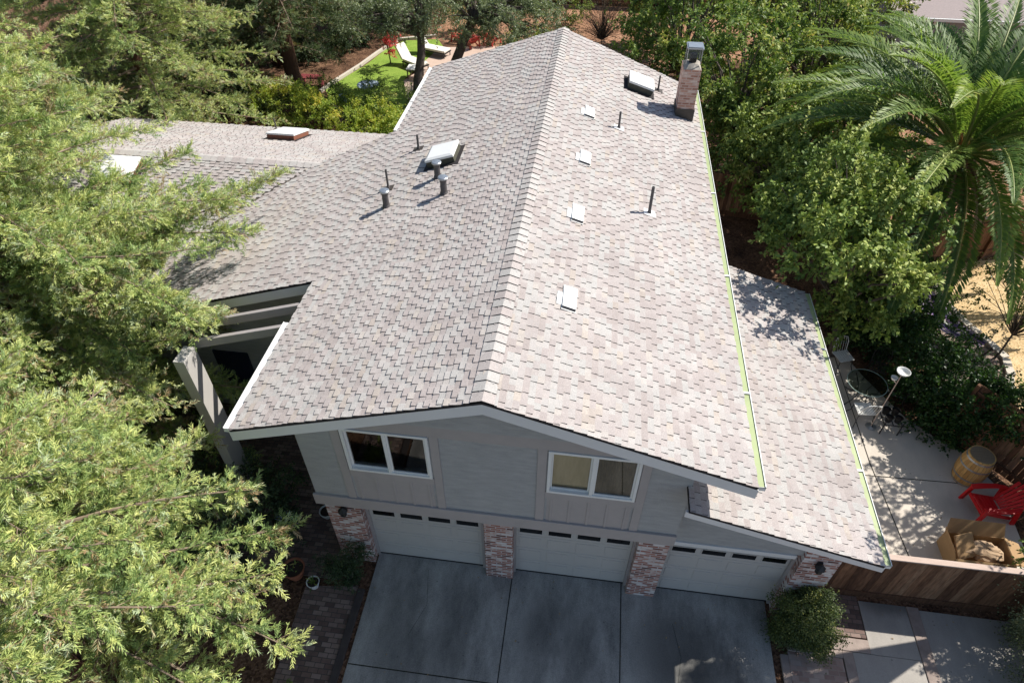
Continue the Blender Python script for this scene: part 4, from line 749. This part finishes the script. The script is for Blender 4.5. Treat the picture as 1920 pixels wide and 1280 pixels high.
# ------------------------------------------------------------------ palm
def palm(base, H, label, seed):
    rg = np.random.default_rng(seed); bx = np.array(base, float); root = empty('palm_tree', base, label, 'tree'); mb = MB()
    n = 16
    for i in range(n):   # trunk of stacked leaf boots
        z0 = H*i/n; mb.lathe((bx[0], bx[1], bx[2]+z0), [(.36-.05*math.sin(i), 0), (.44+.02*(i % 3), H/n*.7), (.34, H/n)], 16, t=rg.random())
    for i in range(150):
        a = i*2.4; z = rg.uniform(.15, H*.98); c = Vector((bx[0]+math.cos(a)*.40, bx[1]+math.sin(a)*.40, bx[2]+z)); o = Vector((math.cos(a), math.sin(a), .9)).normalized()
        mb.obox(c+o*.10, o, Vector((-math.sin(a), math.cos(a), 0)), o.cross(Vector((-math.sin(a), math.cos(a), 0))), .15, .055, .025, 0, rg.random())
    mb.build('trunk', M['palm_trunk'], root)
    top = bx+ZU*H
    def frond(az, el, L, dead=False, bend=1.0):
        k = 26; s = np.linspace(0, 1, k); e = el-bend*1.45*s**1.25; st = L/(k-1); hd = np.array([math.cos(az), math.sin(az), 0]); pts = [top+hd*.18+ZU*.05]
        sdv = np.array([-math.sin(az), math.cos(az), 0]); tw = rg.uniform(-.12, .12)
        for i in range(k-1): pts.append(pts[-1]+st*(hd*math.cos(e[i])+ZU*math.sin(e[i])+sdv*tw*s[i]))
        pts = np.array(pts); tg = unit(np.gradient(pts, axis=0)); sd = unit(np.cross(tg, ZU)); un = np.cross(sd, tg)
        m = int(L*25); u = np.linspace(.13, .995, m); f = u*(k-1); i0 = np.minimum(f.astype(int), k-2); fr = (f-i0)[:, None]
        p = pts[i0]*(1-fr)+pts[i0+1]*fr; t = tg[i0]*(1-fr)+tg[i0+1]*fr; b = sd[i0]; nn = un[i0]; ll = np.minimum(1, (u-.08)*4)*np.minimum(1, (1.03-u)*2.6)*.68
        P, A, N, LL, WW, TT = [], [], [], [], [], []; b0 = rg.normal(.45, .1)
        for sg in (-1, 1):
            ang = np.radians(58-25*u)[:, None]; lift = (.38+.12*rg.normal(0, 1, m))[:, None]*(0 if dead else 1)
            a = unit(t*np.cos(ang)+sg*b*np.sin(ang)+nn*lift+rg.normal(0, .05, (m, 3))-(ZU*.9 if dead else 0))
            h = ll*.55; P.append(p); A.append(a); LL.append(h); a2 = unit(a-ZU*(.30 if not dead else .8)); P.append(p+a*(h*.9)[:, None]); A.append(a2); LL.append(ll*.52)
            nrm = unit(np.cross(a, t)*sg+nn*.3); N += [nrm, nrm]; WW += [np.full(m, .058), np.full(m, .048)]; tt = b0+rg.normal(0, .07, m)+.12*u; TT += [tt, tt+.05]
        ro = MB(); ro.tube(pts, [.045*(1-.85*q)+.006 for q in s], 5); r = ro.build('palm_frond', M['palm_dead'] if dead else M['palm_rachis'], root, smooth=True)
        leaf_mesh('leaflets', np.concatenate(P)-bx, np.concatenate(A), np.concatenate(N), np.concatenate(LL), np.concatenate(WW), np.concatenate(TT), M['palm_dead' if dead else 'palm_leaf'], r, .02)
    nf = 72
    for i in range(nf):
        q = (i+.5)/nf; frond(i*2.39996+rg.uniform(-.15, .15), math.radians(78-80*q+rg.uniform(-6, 6)), rg.uniform(5.4, 6.7)*(.78+.3*min(1, q*2.5)), bend=.62+.3*rg.random())
    for i in range(14): frond(i*.45+.3, math.radians(-32+rg.uniform(-12, 8)), rg.uniform(2.4, 3.4), True, .6)
    mb = MB()
    for i in range(60):
        a = rg.uniform(0, 6.28); e = rg.uniform(.2, 1.0); r = rg.uniform(.5, 1.1); d = np.array([math.cos(a)*math.cos(e), math.sin(a)*math.cos(e), math.sin(e)]); p = top+ZU*.1; mb.tube([p, p+d*r*.6, p+d*r-ZU*.2*r], [.018, .012, .006], 4, cap=False)
    mb.build('fruit_stalks', M['orange_stalk'], root)
palm((12.25, 13.2, 0), 4.6, 'large date palm with arching fronds behind the dry yard', 120)

# ------------------------------------------------------------------ fences
def fence(name, p, q, h, label, capw=.13, cap=True, bw=.14, seed=1, rail=None, posts=3, front=1, kick=True):
    p = Vector((*p, 0)); q = Vector((*q, 0)); d = (q-p); L = d.length; d.normalize(); n = Vector((-d.y, d.x, 0)); rg = random.Random(seed); root = empty(name, p, label, 'fence'); rail = rail or (.3, h-.22)
    mb = MB(); u = 0
    while u < L-.02:
        w_ = min(bw*rg.uniform(.93, 1.07), L-u); a = p+d*(u+.004); b = p+d*(u+w_-.004); mb.obox((a+b)/2+Vector((0, 0, h/2+.03))+n*rg.uniform(-.003, .003), d, n, (0, 0, 1), (b-a).length/2, .009, h/2-.02, 0, rg.random()); u += w_
    mb.build('board_panel', M['wood'], root)
    for z in rail:
        r = MB(); r.obox(p+d*L/2+n*.035*front+Vector((0, 0, z)), d, n, (0, 0, 1), L/2, .02, .045, 0, .3); r.build('rail', M['wood'], root)
    for i in range(posts):
        c = p+d*(L*i/(posts-1) if posts > 1 else 0); r = MB(); s = n*.062*front; r.obox(c+s+Vector((0, 0, h/2)), d, n, (0, 0, 1), .045, .045, h/2+.02, 0, .2); r.build('post', M['wood'], root)
    if cap: r = MB(); r.obox(p+d*L/2+Vector((0, 0, h+.03)), d, n, (0, 0, 1), L/2+.03, capw/2, .019); r.build('cap_rail', M['capwood'], root, bevel=.006)
    if kick: r = MB(); r.obox(p+d*L/2+n*-.022*front+Vector((0, 0, .09)), d, n, (0, 0, 1), L/2, .012, .1, 0, .15); r.build('kick_board', M['wood'], root)
    return root
fence('board_fence', (6.78, 1.0), (12.9, 1.04), 1.66, 'brown board fence with pale cap rail beside the third garage', seed=2)
fence('board_fence', (11.45, 5.95), (14.2, 2.65), 2.05, 'reddish board fence behind the barrel and red chair', seed=3, cap=False, front=-1, kick=False)
fence('board_fence', (12.6, 13.62), (24, 17.6), 1.75, 'sunlit brown fence behind the palm along the dry grass', seed=4, posts=5, front=-1, capw=.12)
fence('board_fence', (-12, 41), (16, 41), 2.0, 'dark brown board fence across the far top of the back slope', seed=5, cap=False, posts=8, bw=.16)
fence('board_fence', (5.2, 16.5), (12, 15.4), 1.7, 'dim brown fence hidden behind the trees right of the chimney', seed=6, cap=False, posts=4)

# edging stones
stones = []
path = [(13.32, 13.35)]+dg; seg = [(Vector((*a, 0)), Vector((*b, 0))) for a, b in zip(path, path[1:])]
acc = []; u = 0
for a, b in seg:
    L = (b-a).length
    while u < L: acc.append((a+(b-a)*(u/L), math.atan2(b.y-a.y, b.x-a.x))); u += .37
    u -= L
for i, (p, an) in enumerate(acc):
    mb = MB(); l = .165; mb.prism([(-l, -.11, .0), (l, -.13, .0), (l*.96, .12, .0), (-l*.97, .10, .0)][::-1], (0, 0, .11)); o = mb.build('edging_stone', M['stone'], bevel=.02); o.location = (p.x+rnd.uniform(-.015, .015), p.y, -.03); o.rotation_euler = (0, 0, an+rnd.uniform(-.06, .06))
    tag(o, 'pale trapezoid edging stone between the gravel bed and the dry grass', 'stone', 'edging stones along the dry grass')

# neighbour's house at the top right
nh = empty('neighbour_house', (22, 34, 0), 'grey neighbouring house with white gutter seen through the palm fronds', 'house')
mb = MB(); mb.box(16.2, 31.5, 0, 30, 41, 3.0); mb.prism([(16.2, 31.6, 3.0), (30, 31.6, 3.0), (30, 36.2, 4.5), (16.2, 36.2, 4.5)], (0, 0, -.05)); mb.build('wall', pm('neighbour_wall', (.33, .32, .34), rough=.9), nh)
mb = MB(); mb.prism([(15.7, 30.9, 3.05), (30.5, 30.9, 3.05), (30.5, 36.3, 4.75), (15.7, 36.3, 4.75)], (0, 0, .08)); mb.prism([(15.7, 36.3, 4.75), (30.5, 36.3, 4.75), (30.5, 41.7, 3.05), (15.7, 41.7, 3.05)], (0, 0, .08)); mb.build('roof', pm('neighbour_roof', (.40, .33, .31), (.30, .25, .24), 14, .9), nh)
mb = MB(); mb.box(15.7, 30.78, 2.98, 30.5, 30.89, 3.12); mb.build('gutter', M['white'], nh)
mb = MB(); mb.box(18.0, 31.42, 0, 18.12, 31.5, 2.98); mb.build('downspout', M['white'], nh)
mb = MB(); mb.box(20, 31.46, 1.0, 21.6, 31.499, 2.2); o = mb.build('window', M['white'], nh); mb = MB(); mb.box(20.08, 31.445, 1.08, 21.52, 31.459, 2.12); mb.build('pane', M['door_glass'], o)

# ------------------------------------------------------------------ patio things
def barrel(x, y):
    r = empty('wine_barrel', (x, y, 0), 'upright oak wine barrel with metal hoops by the reddish fence', 'barrel'); H = .98
    rad = lambda z: .30+.065*math.sin(math.pi*z/H); mb = MB(); n = 26
    for i in range(n):
        a0 = 2*math.pi*i/n+.006; a1 = 2*math.pi*(i+1)/n-.006; t = rnd.random(); zs = [H*j/10 for j in range(11)]
        for z0, z1 in zip(zs, zs[1:]): mb.face([(x+rad(z0)*math.cos(a0), y+rad(z0)*math.sin(a0), z0), (x+rad(z0)*math.cos(a1), y+rad(z0)*math.sin(a1), z0), (x+rad(z1)*math.cos(a1), y+rad(z1)*math.sin(a1), z1), (x+rad(z1)*math.cos(a0), y+rad(z1)*math.sin(a0), z1)], 0, t)
        mb.face([(x+rad(H)*math.cos(a0), y+rad(H)*math.sin(a0), H), (x+rad(H)*math.cos(a1), y+rad(H)*math.sin(a1), H), (x+.27*math.cos(a1), y+.27*math.sin(a1), H), (x+.27*math.cos(a0), y+.27*math.sin(a0), H)], 0, t)
    mb.build('staves', M['barrel'], r); hd_ = MB(); hd_.lathe((x, y, 0), [(.272, H-.05), (.0, H-.045)], 26); hd_.lathe((x, y, 0), [(.272, H), (.272, H-.05)], 26); hd_.build('head', M['barrel_top'], r)
    for z in (.05, .27, .66, .91): h = MB(); h.lathe((x, y, 0), [(rad(z-.025)+.004, z-.025), (rad(z+.025)+.004, z+.025)], 26); h.build('hoop', M['metal'], r)
barrel(11.5, 4.58)
def adirondack(x, y, rz, label, mat='red', s=1., group=None):
    r = empty('garden_chair', (0, 0, 0), label, 'chair', group)
    sm = MB()
    for i in range(5): z0 = .36-.028*i; sm.obox((0, .26-.105*i, z0), (1, 0, 0), (0, 1, .25), (0, -.25, 1), .25, .044, .012)
    sm.build('seat', M[mat], r)
    bk = MB()
    for i in range(7):
        u = (i-3)/3; x0 = u*.19; x1 = u*.33; L = .80-.14*u*u; a = Vector((x0, -.24, .26)); b = Vector((x1, -.24-.56*L/.8, .26+.58*L/.8)); d = (b-a).normalized(); sd = Vector((1, 0, 0)); nn = d.cross(sd).normalized(); sd = nn.cross(d)
        P = [a-sd*.026, a+sd*.026, b+sd*.042, b-sd*.042]; bk.prism(P, nn*.016)
    bk.bar((-.30, -.58, .575), (.30, -.58, .575), .05, .02); bk.build('backrest', M[mat], r)
    for sx in (-1, 1):
        am = MB(); pl = [(sx*.27, .38), (sx*.40, .36), (sx*.43, .1), (sx*.42, -.25), (sx*.36, -.48), (sx*.28, -.52), (sx*.30, -.2), (sx*.29, .1)]
        if sx > 0: pl.reverse()
        am.prism([(a, b, .56) for a, b in pl], (0, 0, -.028)); am.build('armrest', M[mat], r, bevel=.006)
        for yy, zz in ((.32, .56), (-.42, .56)): lg = MB(); lg.bar((sx*.345, yy, zz-.03), (sx*.365, yy+(.06 if yy > 0 else -.08), 0), .05, .10, upv=(0, 1, 0)); lg.build('leg', M[mat], r)
        sr = MB(); sr.bar((sx*.26, .34, .33), (sx*.27, -.48, .10), .03, .09); sr.build('side_rail', M[mat], r)
    ap = MB(); ap.obox((0, .325, .31), (1, 0, 0), (0, 1, 0), (0, 0, 1), .30, .012, .05); ap.build('apron', M[mat], r)
    r.location = (x, y, 0); r.rotation_euler = (0, 0, rz); r.scale = (s, s, s); return r
ad = adirondack(11.62, 3.62, R(97), 'bright red plastic slat chair on the patio beside the barrel')
# cardboard box with paper and a plastic bag
bxr = empty('cardboard_box', (10.85, 2.45, 0), 'large open cardboard box behind the board fence', 'box')
mb = MB(); x0, x1, y0, y1, h = 10.2, 11.5, 1.9, 2.6, .46
for q in ((x0, y0, x1, y0+.012), (x0, y1-.012, x1, y1), (x0, y0+.012, x0+.012, y1-.012), (x1-.012, y0+.012, x1, y1-.012)): mb.box(q[0], q[1], 0, q[2], q[3], h)
mb.box(x0+.012, y0+.012, .002, x1-.012, y1-.012, .02); mb.build('carton', M['card'], bxr)
for P in ([(x0, y1, h), (x1, y1, h), (x1-.05, y1+.18, h+.30), (x0+.05, y1+.18, h+.30)], [(x1, y0, h), (x1, y1, h), (x1+.33, y1-.05, h-.10), (x1+.33, y0+.05, h-.10)], [(x0, y0, h), (x0, y1, h), (x0-.12, y1-.05, h+.28), (x0-.12, y0+.05, h+.28)], [(x0, y0, h), (x1, y0, h), (x1-.05, y0-.25, h-.28), (x0+.05, y0-.25, h-.28)]):
    f = MB(); f.prism(P, (.0, .0, .01)); f.build('flap', M['card'], bxr)
def crumple(name, c, rx, ry, rz, mat, seed, label, cat, fold=.35):
    rg = np.random.default_rng(seed); mb = MB(); n, m = 18, 10; vs = []
    for i in range(m+1):
        th = math.pi*i/m
        for j in range(n):
            ph = 2*math.pi*j/n; k = 1+fold*(rg.random()-.5)+.15*math.sin(3*ph+i); vs.append((c[0]+rx*k*math.sin(th)*math.cos(ph), c[1]+ry*k*math.sin(th)*math.sin(ph), c[2]+rz*(1+.25*(rg.random()-.5))*math.cos(th)))
    fs = [(i*n+j, (i+1)*n+j, (i+1)*n+(j+1) % n, i*n+(j+1) % n) for i in range(m) for j in range(n)]; mb.grid(vs, fs); o = mb.build(name, mat); tag(o, label, cat); return o
crumple('packing_paper', (10.95, 2.22, .40), .40, .24, .16, M['paper'], 3, 'crumpled brown packing paper filling the open cardboard box', 'paper')
mb = MB(); mb.prism([(10.32, 1.98, .32), (10.72, 2.1, .40), (10.62, 2.5, .70), (10.25, 2.4, .62)], (.02, -.02, .015)); o = mb.build('cardboard_sheet', M['card']); tag(o, 'folded cardboard sheet leaning up at the left inside the box', 'cardboard')
crumple('plastic_bag', (10.45, 1.52, .36), .46, .24, .36, M['bag'], 4, 'shiny teal and clear plastic bag between the box and the fence', 'bag')
tree('potted_plant', (11.75, 1.75, 0), [(11.75, 1.75, 1.1, .3, .25, .5)], 'leafy plant at the right end of the fence by the cardboard box', 130, 'fol_green', 24, 40, .22, .11, .06, cat='plant', tr=.02, limbs=8)

# glass table, chairs, lamp, planter stand
tb = empty('patio_table', (9.45, 6.98, 0), 'round glass topped patio table with black iron legs', 'table')
mb = MB(); mb.face([(9.45+.525*math.cos(2*math.pi*i/40), 6.98+.525*math.sin(2*math.pi*i/40), .724) for i in range(40)]); mb.build('tabletop', M['tableglass'], tb)
mb = MB(); mb.tube([(9.45+.525*math.cos(a), 6.98+.525*math.sin(a), .718) for a in np.linspace(0, 2*math.pi, 41)], .012, 6, cap=False); mb.build('rim', pm('glass_edge', (.32, .42, .38), rough=.2), tb)
for k in range(4):
    a = k*math.pi/2+.5; g = lambda r, z: (9.45+r*math.cos(a), 6.98+r*math.sin(a), z); mb = MB(); mb.tube([g(.42, .70), g(.25, .5), g(.16, .33), g(.24, .14), g(.46, .012), g(.52, .03)], .014, 6); mb.build('leg', M['iron'], tb)
def wirechair(x, y, rz, label, white=True):
    r = empty('patio_chair', (0, 0, 0), label, 'chair', 'iron chairs around the glass table'); mt = M['white'] if white else M['iron']
    s = MB(); s.obox((0, 0, .44), (1, 0, 0), (0, 1, 0), (0, 0, 1), .21, .20, .006 if white else .004) if white else None
    pts = [(-.22, .22), (.22, .22), (.24, -.2), (-.24, -.2), (-.22, .22)]; s.tube([(a, b, .45) for a, b in pts], .013, 6)
    for i in range(1, 6): u = -.22+.44*i/6; s.tube([(u, .22, .452), (u, -.2, .452)], .005, 4); s.tube([(-.23, u, .456), (.23, u, .456)], .005, 4)
    s.build('seat', mt, r)
    b = MB(); b.tube([(-.22, -.2, .45), (-.23, -.27, .75), (-.17, -.31, .92), (0, -.33, .96), (.17, -.31, .92), (.23, -.27, .75), (.22, -.2, .45)], .013, 6)
    for i in range(5): u = -.16+.08*i; b.tube([(u, -.2, .45), (u*1.02, -.265, .72), (u*.8, -.315, .93)], .006, 4)
    b.build('backrest', mt, r)
    for sx in (-1, 1):
        for sy in (-1, 1): l = MB(); l.tube([(sx*.21, sy*.2, .44), (sx*.22, sy*.21, .2), (sx*.27, sy*.29, .01), (sx*.28, sy*.32, .03)], .012, 5); l.build('leg', M['iron'], r)
    r.location = (x, y, 0); r.rotation_euler = (0, 0, rz)
wirechair(9.30, 6.22, R(5), 'white wire chair with black legs in front of the glass table')
wirechair(9.18, 8.28, R(200), 'white wire chair at the back left of the glass table')
wirechair(10.1, 7.95, R(160), 'black wire chair behind the glass table under the leaves', False); wirechair(10.35, 7.05, R(85), 'black wire chair at the right of the glass table', False)
lp = empty('floor_lamp', (9.55, 6.0, 0), 'thin floor lamp with two white bowl shades beside the glass table', 'lamp')
mb = MB(); mb.lathe((9.55, 6.0, 0), [(.14, 0), (.14, .02), (.03, .04), (.012, .05)], 20); mb.build('base', M['metal'], lp)
mb = MB(); mb.tube([(9.55, 6.0, .04), (9.55, 6.0, 2.12)], .013, 8); mb.tube([(9.55, 6.0, 1.75), (9.47, 5.99, 1.83), (9.42, 5.98, 1.92)], .009, 6); mb.build('pole', M['capwood'], lp)
def bowl(c, r0, h, nm):
    mb = MB(); mb.lathe(c, [(.03, 0), (r0*.6, h*.25), (r0*.9, h*.65), (r0, h), (r0*.96, h), (r0*.85, h*.66), (r0*.55, h*.3), (.0, .02)], 24); mb.build(nm, M['white'], lp, smooth=True)
bowl((9.55, 6.0, 2.10), .17, .12, 'lamp_shade'); bowl((9.41, 5.98, 1.90), .085, .10, 'lamp_shade')
ps = empty('planter_stand', (9.95, 6.1, 0), 'black metal rack holding four dark pots beside the floor lamp', 'stand')
mb = MB()
for x, y in ((9.72, 5.78), (10.18, 5.78), (9.72, 6.34), (10.18, 6.34)): mb.bar((x, y, 0), (x, y, .5), .025, .025)
for a, b in (((9.72, 5.78), (10.18, 5.78)), ((9.72, 6.34), (10.18, 6.34)), ((9.72, 5.78), (9.72, 6.34)), ((10.18, 5.78), (10.18, 6.34)), ((9.95, 5.78), (9.95, 6.34)), ((9.72, 6.06), (10.18, 6.06))): mb.bar((*a, .38), (*b, .38), .02, .02)
mb.build('frame', M['iron'], ps)
for i, (x, y) in enumerate(((9.83, 5.92), (10.07, 5.92), (9.83, 6.20), (10.07, 6.20))):
    p = empty('plant_pot', (x, y, .385), 'black round pot standing in the planter rack by the floor lamp', 'pot', 'black pots in the planter rack'); mb = MB(); mb.lathe((x, y, .392), [(.07, 0), (.10, .17), (.108, .18), (.098, .18), (.09, .12)], 18); mb.build('body', M['black'], p); mb = MB(); mb.lathe((x, y, .392), [(.092, .12), (.0, .125)], 18); mb.build('soil', M['soil'], p)
# striped hammock
hm = empty('hammock', (12.75, 10.2, 0), 'purple and grey striped hammock on a stand between the ivy and the stones', 'hammock')
A = Vector((12.15, 11.6, .75)); B = Vector((13.1, 8.9, .75)); d = (B-A); dn = d.normalized(); sd = Vector((-dn.y, dn.x, 0)); mb = MB(); k = 24; q = 12
for i in range(k):
    for j in range(q):
        P = []
        for ii, jj in ((i, j), (i+1, j), (i+1, j+1), (i, j+1)):
            u = ii/k; v = jj/q*2-1; wdt = .42*min(1, math.sin(math.pi*(.12+.76*u))*1.15); P.append(A+d*u+sd*v*wdt+Vector((0, 0, -.38*math.sin(math.pi*u)+.14*v*v)))
        mb.face(P, 0, (j % 4)/3)
mb.build('cloth', M['stripes'], hm); mb = MB()
for E_ in (A, B): mb.tube([E_, E_+(-dn if E_ is A else dn)*.35+Vector((0, 0, .25))], .008, 5)
a2 = A-dn*.35; b2 = B+dn*.35; mb.tube([a2+Vector((0, 0, .27)), a2+dn*.25-Vector((0, 0, .55)), (A+d*.3)-Vector((0, 0, .70)), (A+d*.7)-Vector((0, 0, .70)), b2-dn*.25-Vector((0, 0, .55)), b2+Vector((0, 0, .27))], .03, 8)
for u in (.2, .8): c = A+d*u; mb.tube([c-sd*.5-Vector((0, 0, .73)), c+sd*.5-Vector((0, 0, .73))], .025, 6)
mb.build('stand', M['iron'], hm)

# ------------------------------------------------------------------ entry things on the left
def pot(name, x, y, r0, h, mat, label, leafy=None, seed=1, sq=1.):
    p = empty(name, (x, y, 0), label, 'pot'); mb = MB(); mb.lathe((x, y, 0), [(r0*.62, .0), (r0*.85, h*.5), (r0, h*.95), (r0*1.06, h), (r0*.93, h), (r0*.88, h*.86)], 22); mb.build('body', mat, p, smooth=False)
    mb = MB(); mb.lathe((x, y, 0), [(r0*.9, h*.86), (0, h*.88)], 22); mb.build('soil', M['soil'], p)
    if leafy:
        rg = np.random.default_rng(seed); n = leafy; a = rg.uniform(0, 6.28, n); e = rg.uniform(.2, 1.3, n); A_ = np.stack([np.cos(a)*np.cos(e), np.sin(a)*np.cos(e), np.sin(e)], 1); P = np.array([0, 0, h*.88])+rg.normal(0, r0*.3, (n, 3))*np.array([1, 1, .2])
        leaf_mesh('plant', P, A_, rg.normal(0, .4, (n, 3))+ZU, rg.uniform(.08, .2, n), .03, rg.random(n), M['fol_green'], p, .2)
pot('plant_pot', -4.05, -.42, .14, .22, M['white'], 'round white pot with sprouts beside the brick walk', 26, 1)
pot('plant_pot', -4.55, -.22, .24, .34, M['terracotta'], 'terracotta pot next to the white pot by the brick walk', 14, 2)
pot('plant_pot', -4.35, 1.35, .17, .22, M['white'], 'white bowl pot beside the left brick pillar')
crumple('garden_bag', (-5.2, 1.0, .22), .24, .2, .24, M['bluewhite'], 9, 'blue and white bag lying in the shade left of the pillar', 'bag')
# ------------------------------------------------------------------ back garden furniture
def lounger(x, y, rz, label):
    r = empty('sun_lounger', (0, 0, 0), label, 'sun lounger', 'white sun loungers on the back patio')
    mb = MB(); mb.box(-.33, -.15, .28, .33, 1.25, .40); mb.build('cushion', M['cushion'], r, bevel=.03); mb = MB(); mb.obox((0, -.46, .66), (1, 0, 0), (0, -.62, .78), (0, .78, .62), .33, .42, .06); mb.build('backrest', M['cushion'], r, bevel=.03)
    mb = MB(); mb.box(-.36, -.2, .22, .36, 1.27, .27); mb.build('frame', M['iron'], r)
    for sx in (-.32, .32):
        for yy in (-.15, 1.2): l = MB(); l.bar((sx, yy, .22), (sx, yy, 0), .04, .04, upv=(0, 1, 0)); l.build('leg', M['iron'], r)
    r.location = (x, y, 0); r.rotation_euler = (0, 0, rz)
lounger(-9.3, 29.3, R(-125), 'white cushioned sun lounger nearest the lawn'); lounger(-8.6, 31.2, R(-110), 'white cushioned sun lounger behind the forked tree trunk')
st = empty('side_table', (-8.55, 27.7, 0), 'small square table with pale top at the lawn edge by the lounger', 'table'); mb = MB(); mb.box(-8.95, 27.35, .50, -8.15, 28.05, .55); mb.build('tabletop', M['white'], st)
for x in (-8.9, -8.2):
    for y in (27.4, 28.0): mb = MB(); mb.bar((x, y, .5), (x, y, 0), .05, .05, upv=(0, 1, 0)); mb.build('leg', M['iron'], st)
gt = empty('glass_table', (-10.3, 25.0, 0), 'round glass garden table at the near edge of the lawn', 'table'); mb = MB(); mb.lathe((-10.3, 25.0, 0), [(.56, .60), (.57, .62), (.56, .64), (.0, .645)], 30); mb.build('tabletop', M['bluewhite'], gt); mb = MB(); mb.lathe((-10.3, 25.0, 0), [(.25, 0), (.05, .1), (.05, .6)], 14); mb.build('pedestal', M['iron'], gt)
bn = empty('garden_bench', (-13.7, 26.0, 0), 'maroon bench by the bark slope left of the lawn', 'bench'); mb = MB()
for i in range(4): mb.box(-14.3, 25.72+.14*i, .42, -13.1, 25.84+.14*i, .46)
mb.build('seat', M['maroon'], bn)
for x in (-14.2, -13.2): mb = MB(); mb.box(x-.04, 25.75, 0, x+.04, 26.2, .42); mb.build('leg', M['maroon'], bn)
pot('plant_pot', -11.4, 24.2, .2, .35, M['bluewhite'], 'blue and white glazed pot in the hedge beside the lawn', 14, 6)
for i, (x, y, rz) in enumerate(((-6.4, 32.6, 40), (-5.2, 33.2, -30), (-7.3, 33.4, 80))):
    adirondack(x, y, R(rz), ('red slat chair nearest the roof edge on the far patio', 'red slat chair right of the others on the far patio', 'red slat chair behind the leaning tree trunk on the far patio')[i], 'red_dull', .9, 'red chairs on the far patio')
# dry grass tufts over the tan yard, leaf debris on the roof
rg = np.random.default_rng(31); n = 9000; X = rg.uniform(13.2, 22, n); Y = rg.uniform(3, 15, n); ok = np.array([not pin((x, y), [(11, 0)]+[(13.35, 13.2), (13.4, 12.2), (13.75, 11), (14.15, 10.1), (14.45, 9.3), (14.35, 8.7), (14.15, 8.2), (13.75, 7.4), (13.6, 6.6), (14, 1), (14, 0)]+[(11, 14)]) and y < 13.9+(x-13.4)*.34 and x > 13.45+max(0, 1-abs(y-9.2))*1.0 for x, y in zip(X, Y)]); cl = np.sin(X*2.1+np.sin(Y*1.7))*np.sin(Y*2.6)+rg.normal(0, .5, n) > -.1; ok &= cl
X, Y = X[ok], Y[ok]; n = len(X); o = leaf_mesh('dry_grass_tufts', np.stack([X, Y, np.full(n, -.02)], 1), np.stack([rg.normal(0, .6, n), rg.normal(0, .6, n), np.ones(n)], 1), np.stack([rg.normal(0, 1, n), rg.normal(0, 1, n), np.full(n, .2)], 1), rg.uniform(.06, .16, n), .02, rg.random(n), M['fol_hay'], None, .2); tag(o, 'dry straw coloured grass covering the yard by the palm', kind='stuff')
n = 260; k = rg.random(n); side = rg.random(n) < .55; X = np.where(side, -4.3-4.6*rg.random(n)**.7, 3.5+3.2*rg.random(n)); Y = np.where(side, rg.uniform(3.5, 9, n), rg.uniform(2.5, 6.7, n)); Y = np.where(side, np.minimum(Y, 9.2-.95*np.maximum(0, -6.4-X)), Y)
Z = np.where(side, ZR+S*X, 4.865-S3*(X-3.255))+.028; a = rg.uniform(0, 6.28, n)
o = leaf_mesh('roof_leaf_litter', np.stack([X, Y, Z], 1), np.stack([np.cos(a), np.sin(a), np.cos(a)*np.where(side, S, -S3)], 1), rg.normal(0, .15, (n, 3))+ZU, rg.uniform(.02, .055, n), rg.uniform(.01, .022, n), rg.random(n), M['fol_straw'], None); tag(o, 'dry needles and leaves lying on the shingles', kind='stuff')
# fallen leaves
rg = np.random.default_rng(77); n = 420
P = np.concatenate([np.stack([rg.uniform(-2.7, 5.8, 60), rg.uniform(-4, .4, 60), np.full(60, .012)], 1), np.stack([rg.uniform(-12, -3.2, 160), rg.uniform(-6, 4, 160), np.full(160, .03)], 1), np.stack([rg.uniform(6, 11, 80), rg.uniform(-3, 6, 80), np.full(80, .016)], 1), np.stack([rg.uniform(9, 13, 120), rg.uniform(6, 13, 120), np.full(120, .02)], 1)])
a = rg.uniform(0, 6.28, n); o = leaf_mesh('leaf_litter', P, np.stack([np.cos(a), np.sin(a), rg.uniform(0, .3, n)], 1), rg.normal(0, .3, (n, 3))+ZU, rg.uniform(.02, .06, n), rg.uniform(.015, .035, n), rg.random(n), M['fol_straw'], None); tag(o, 'dry fallen leaves scattered over the ground', kind='stuff')
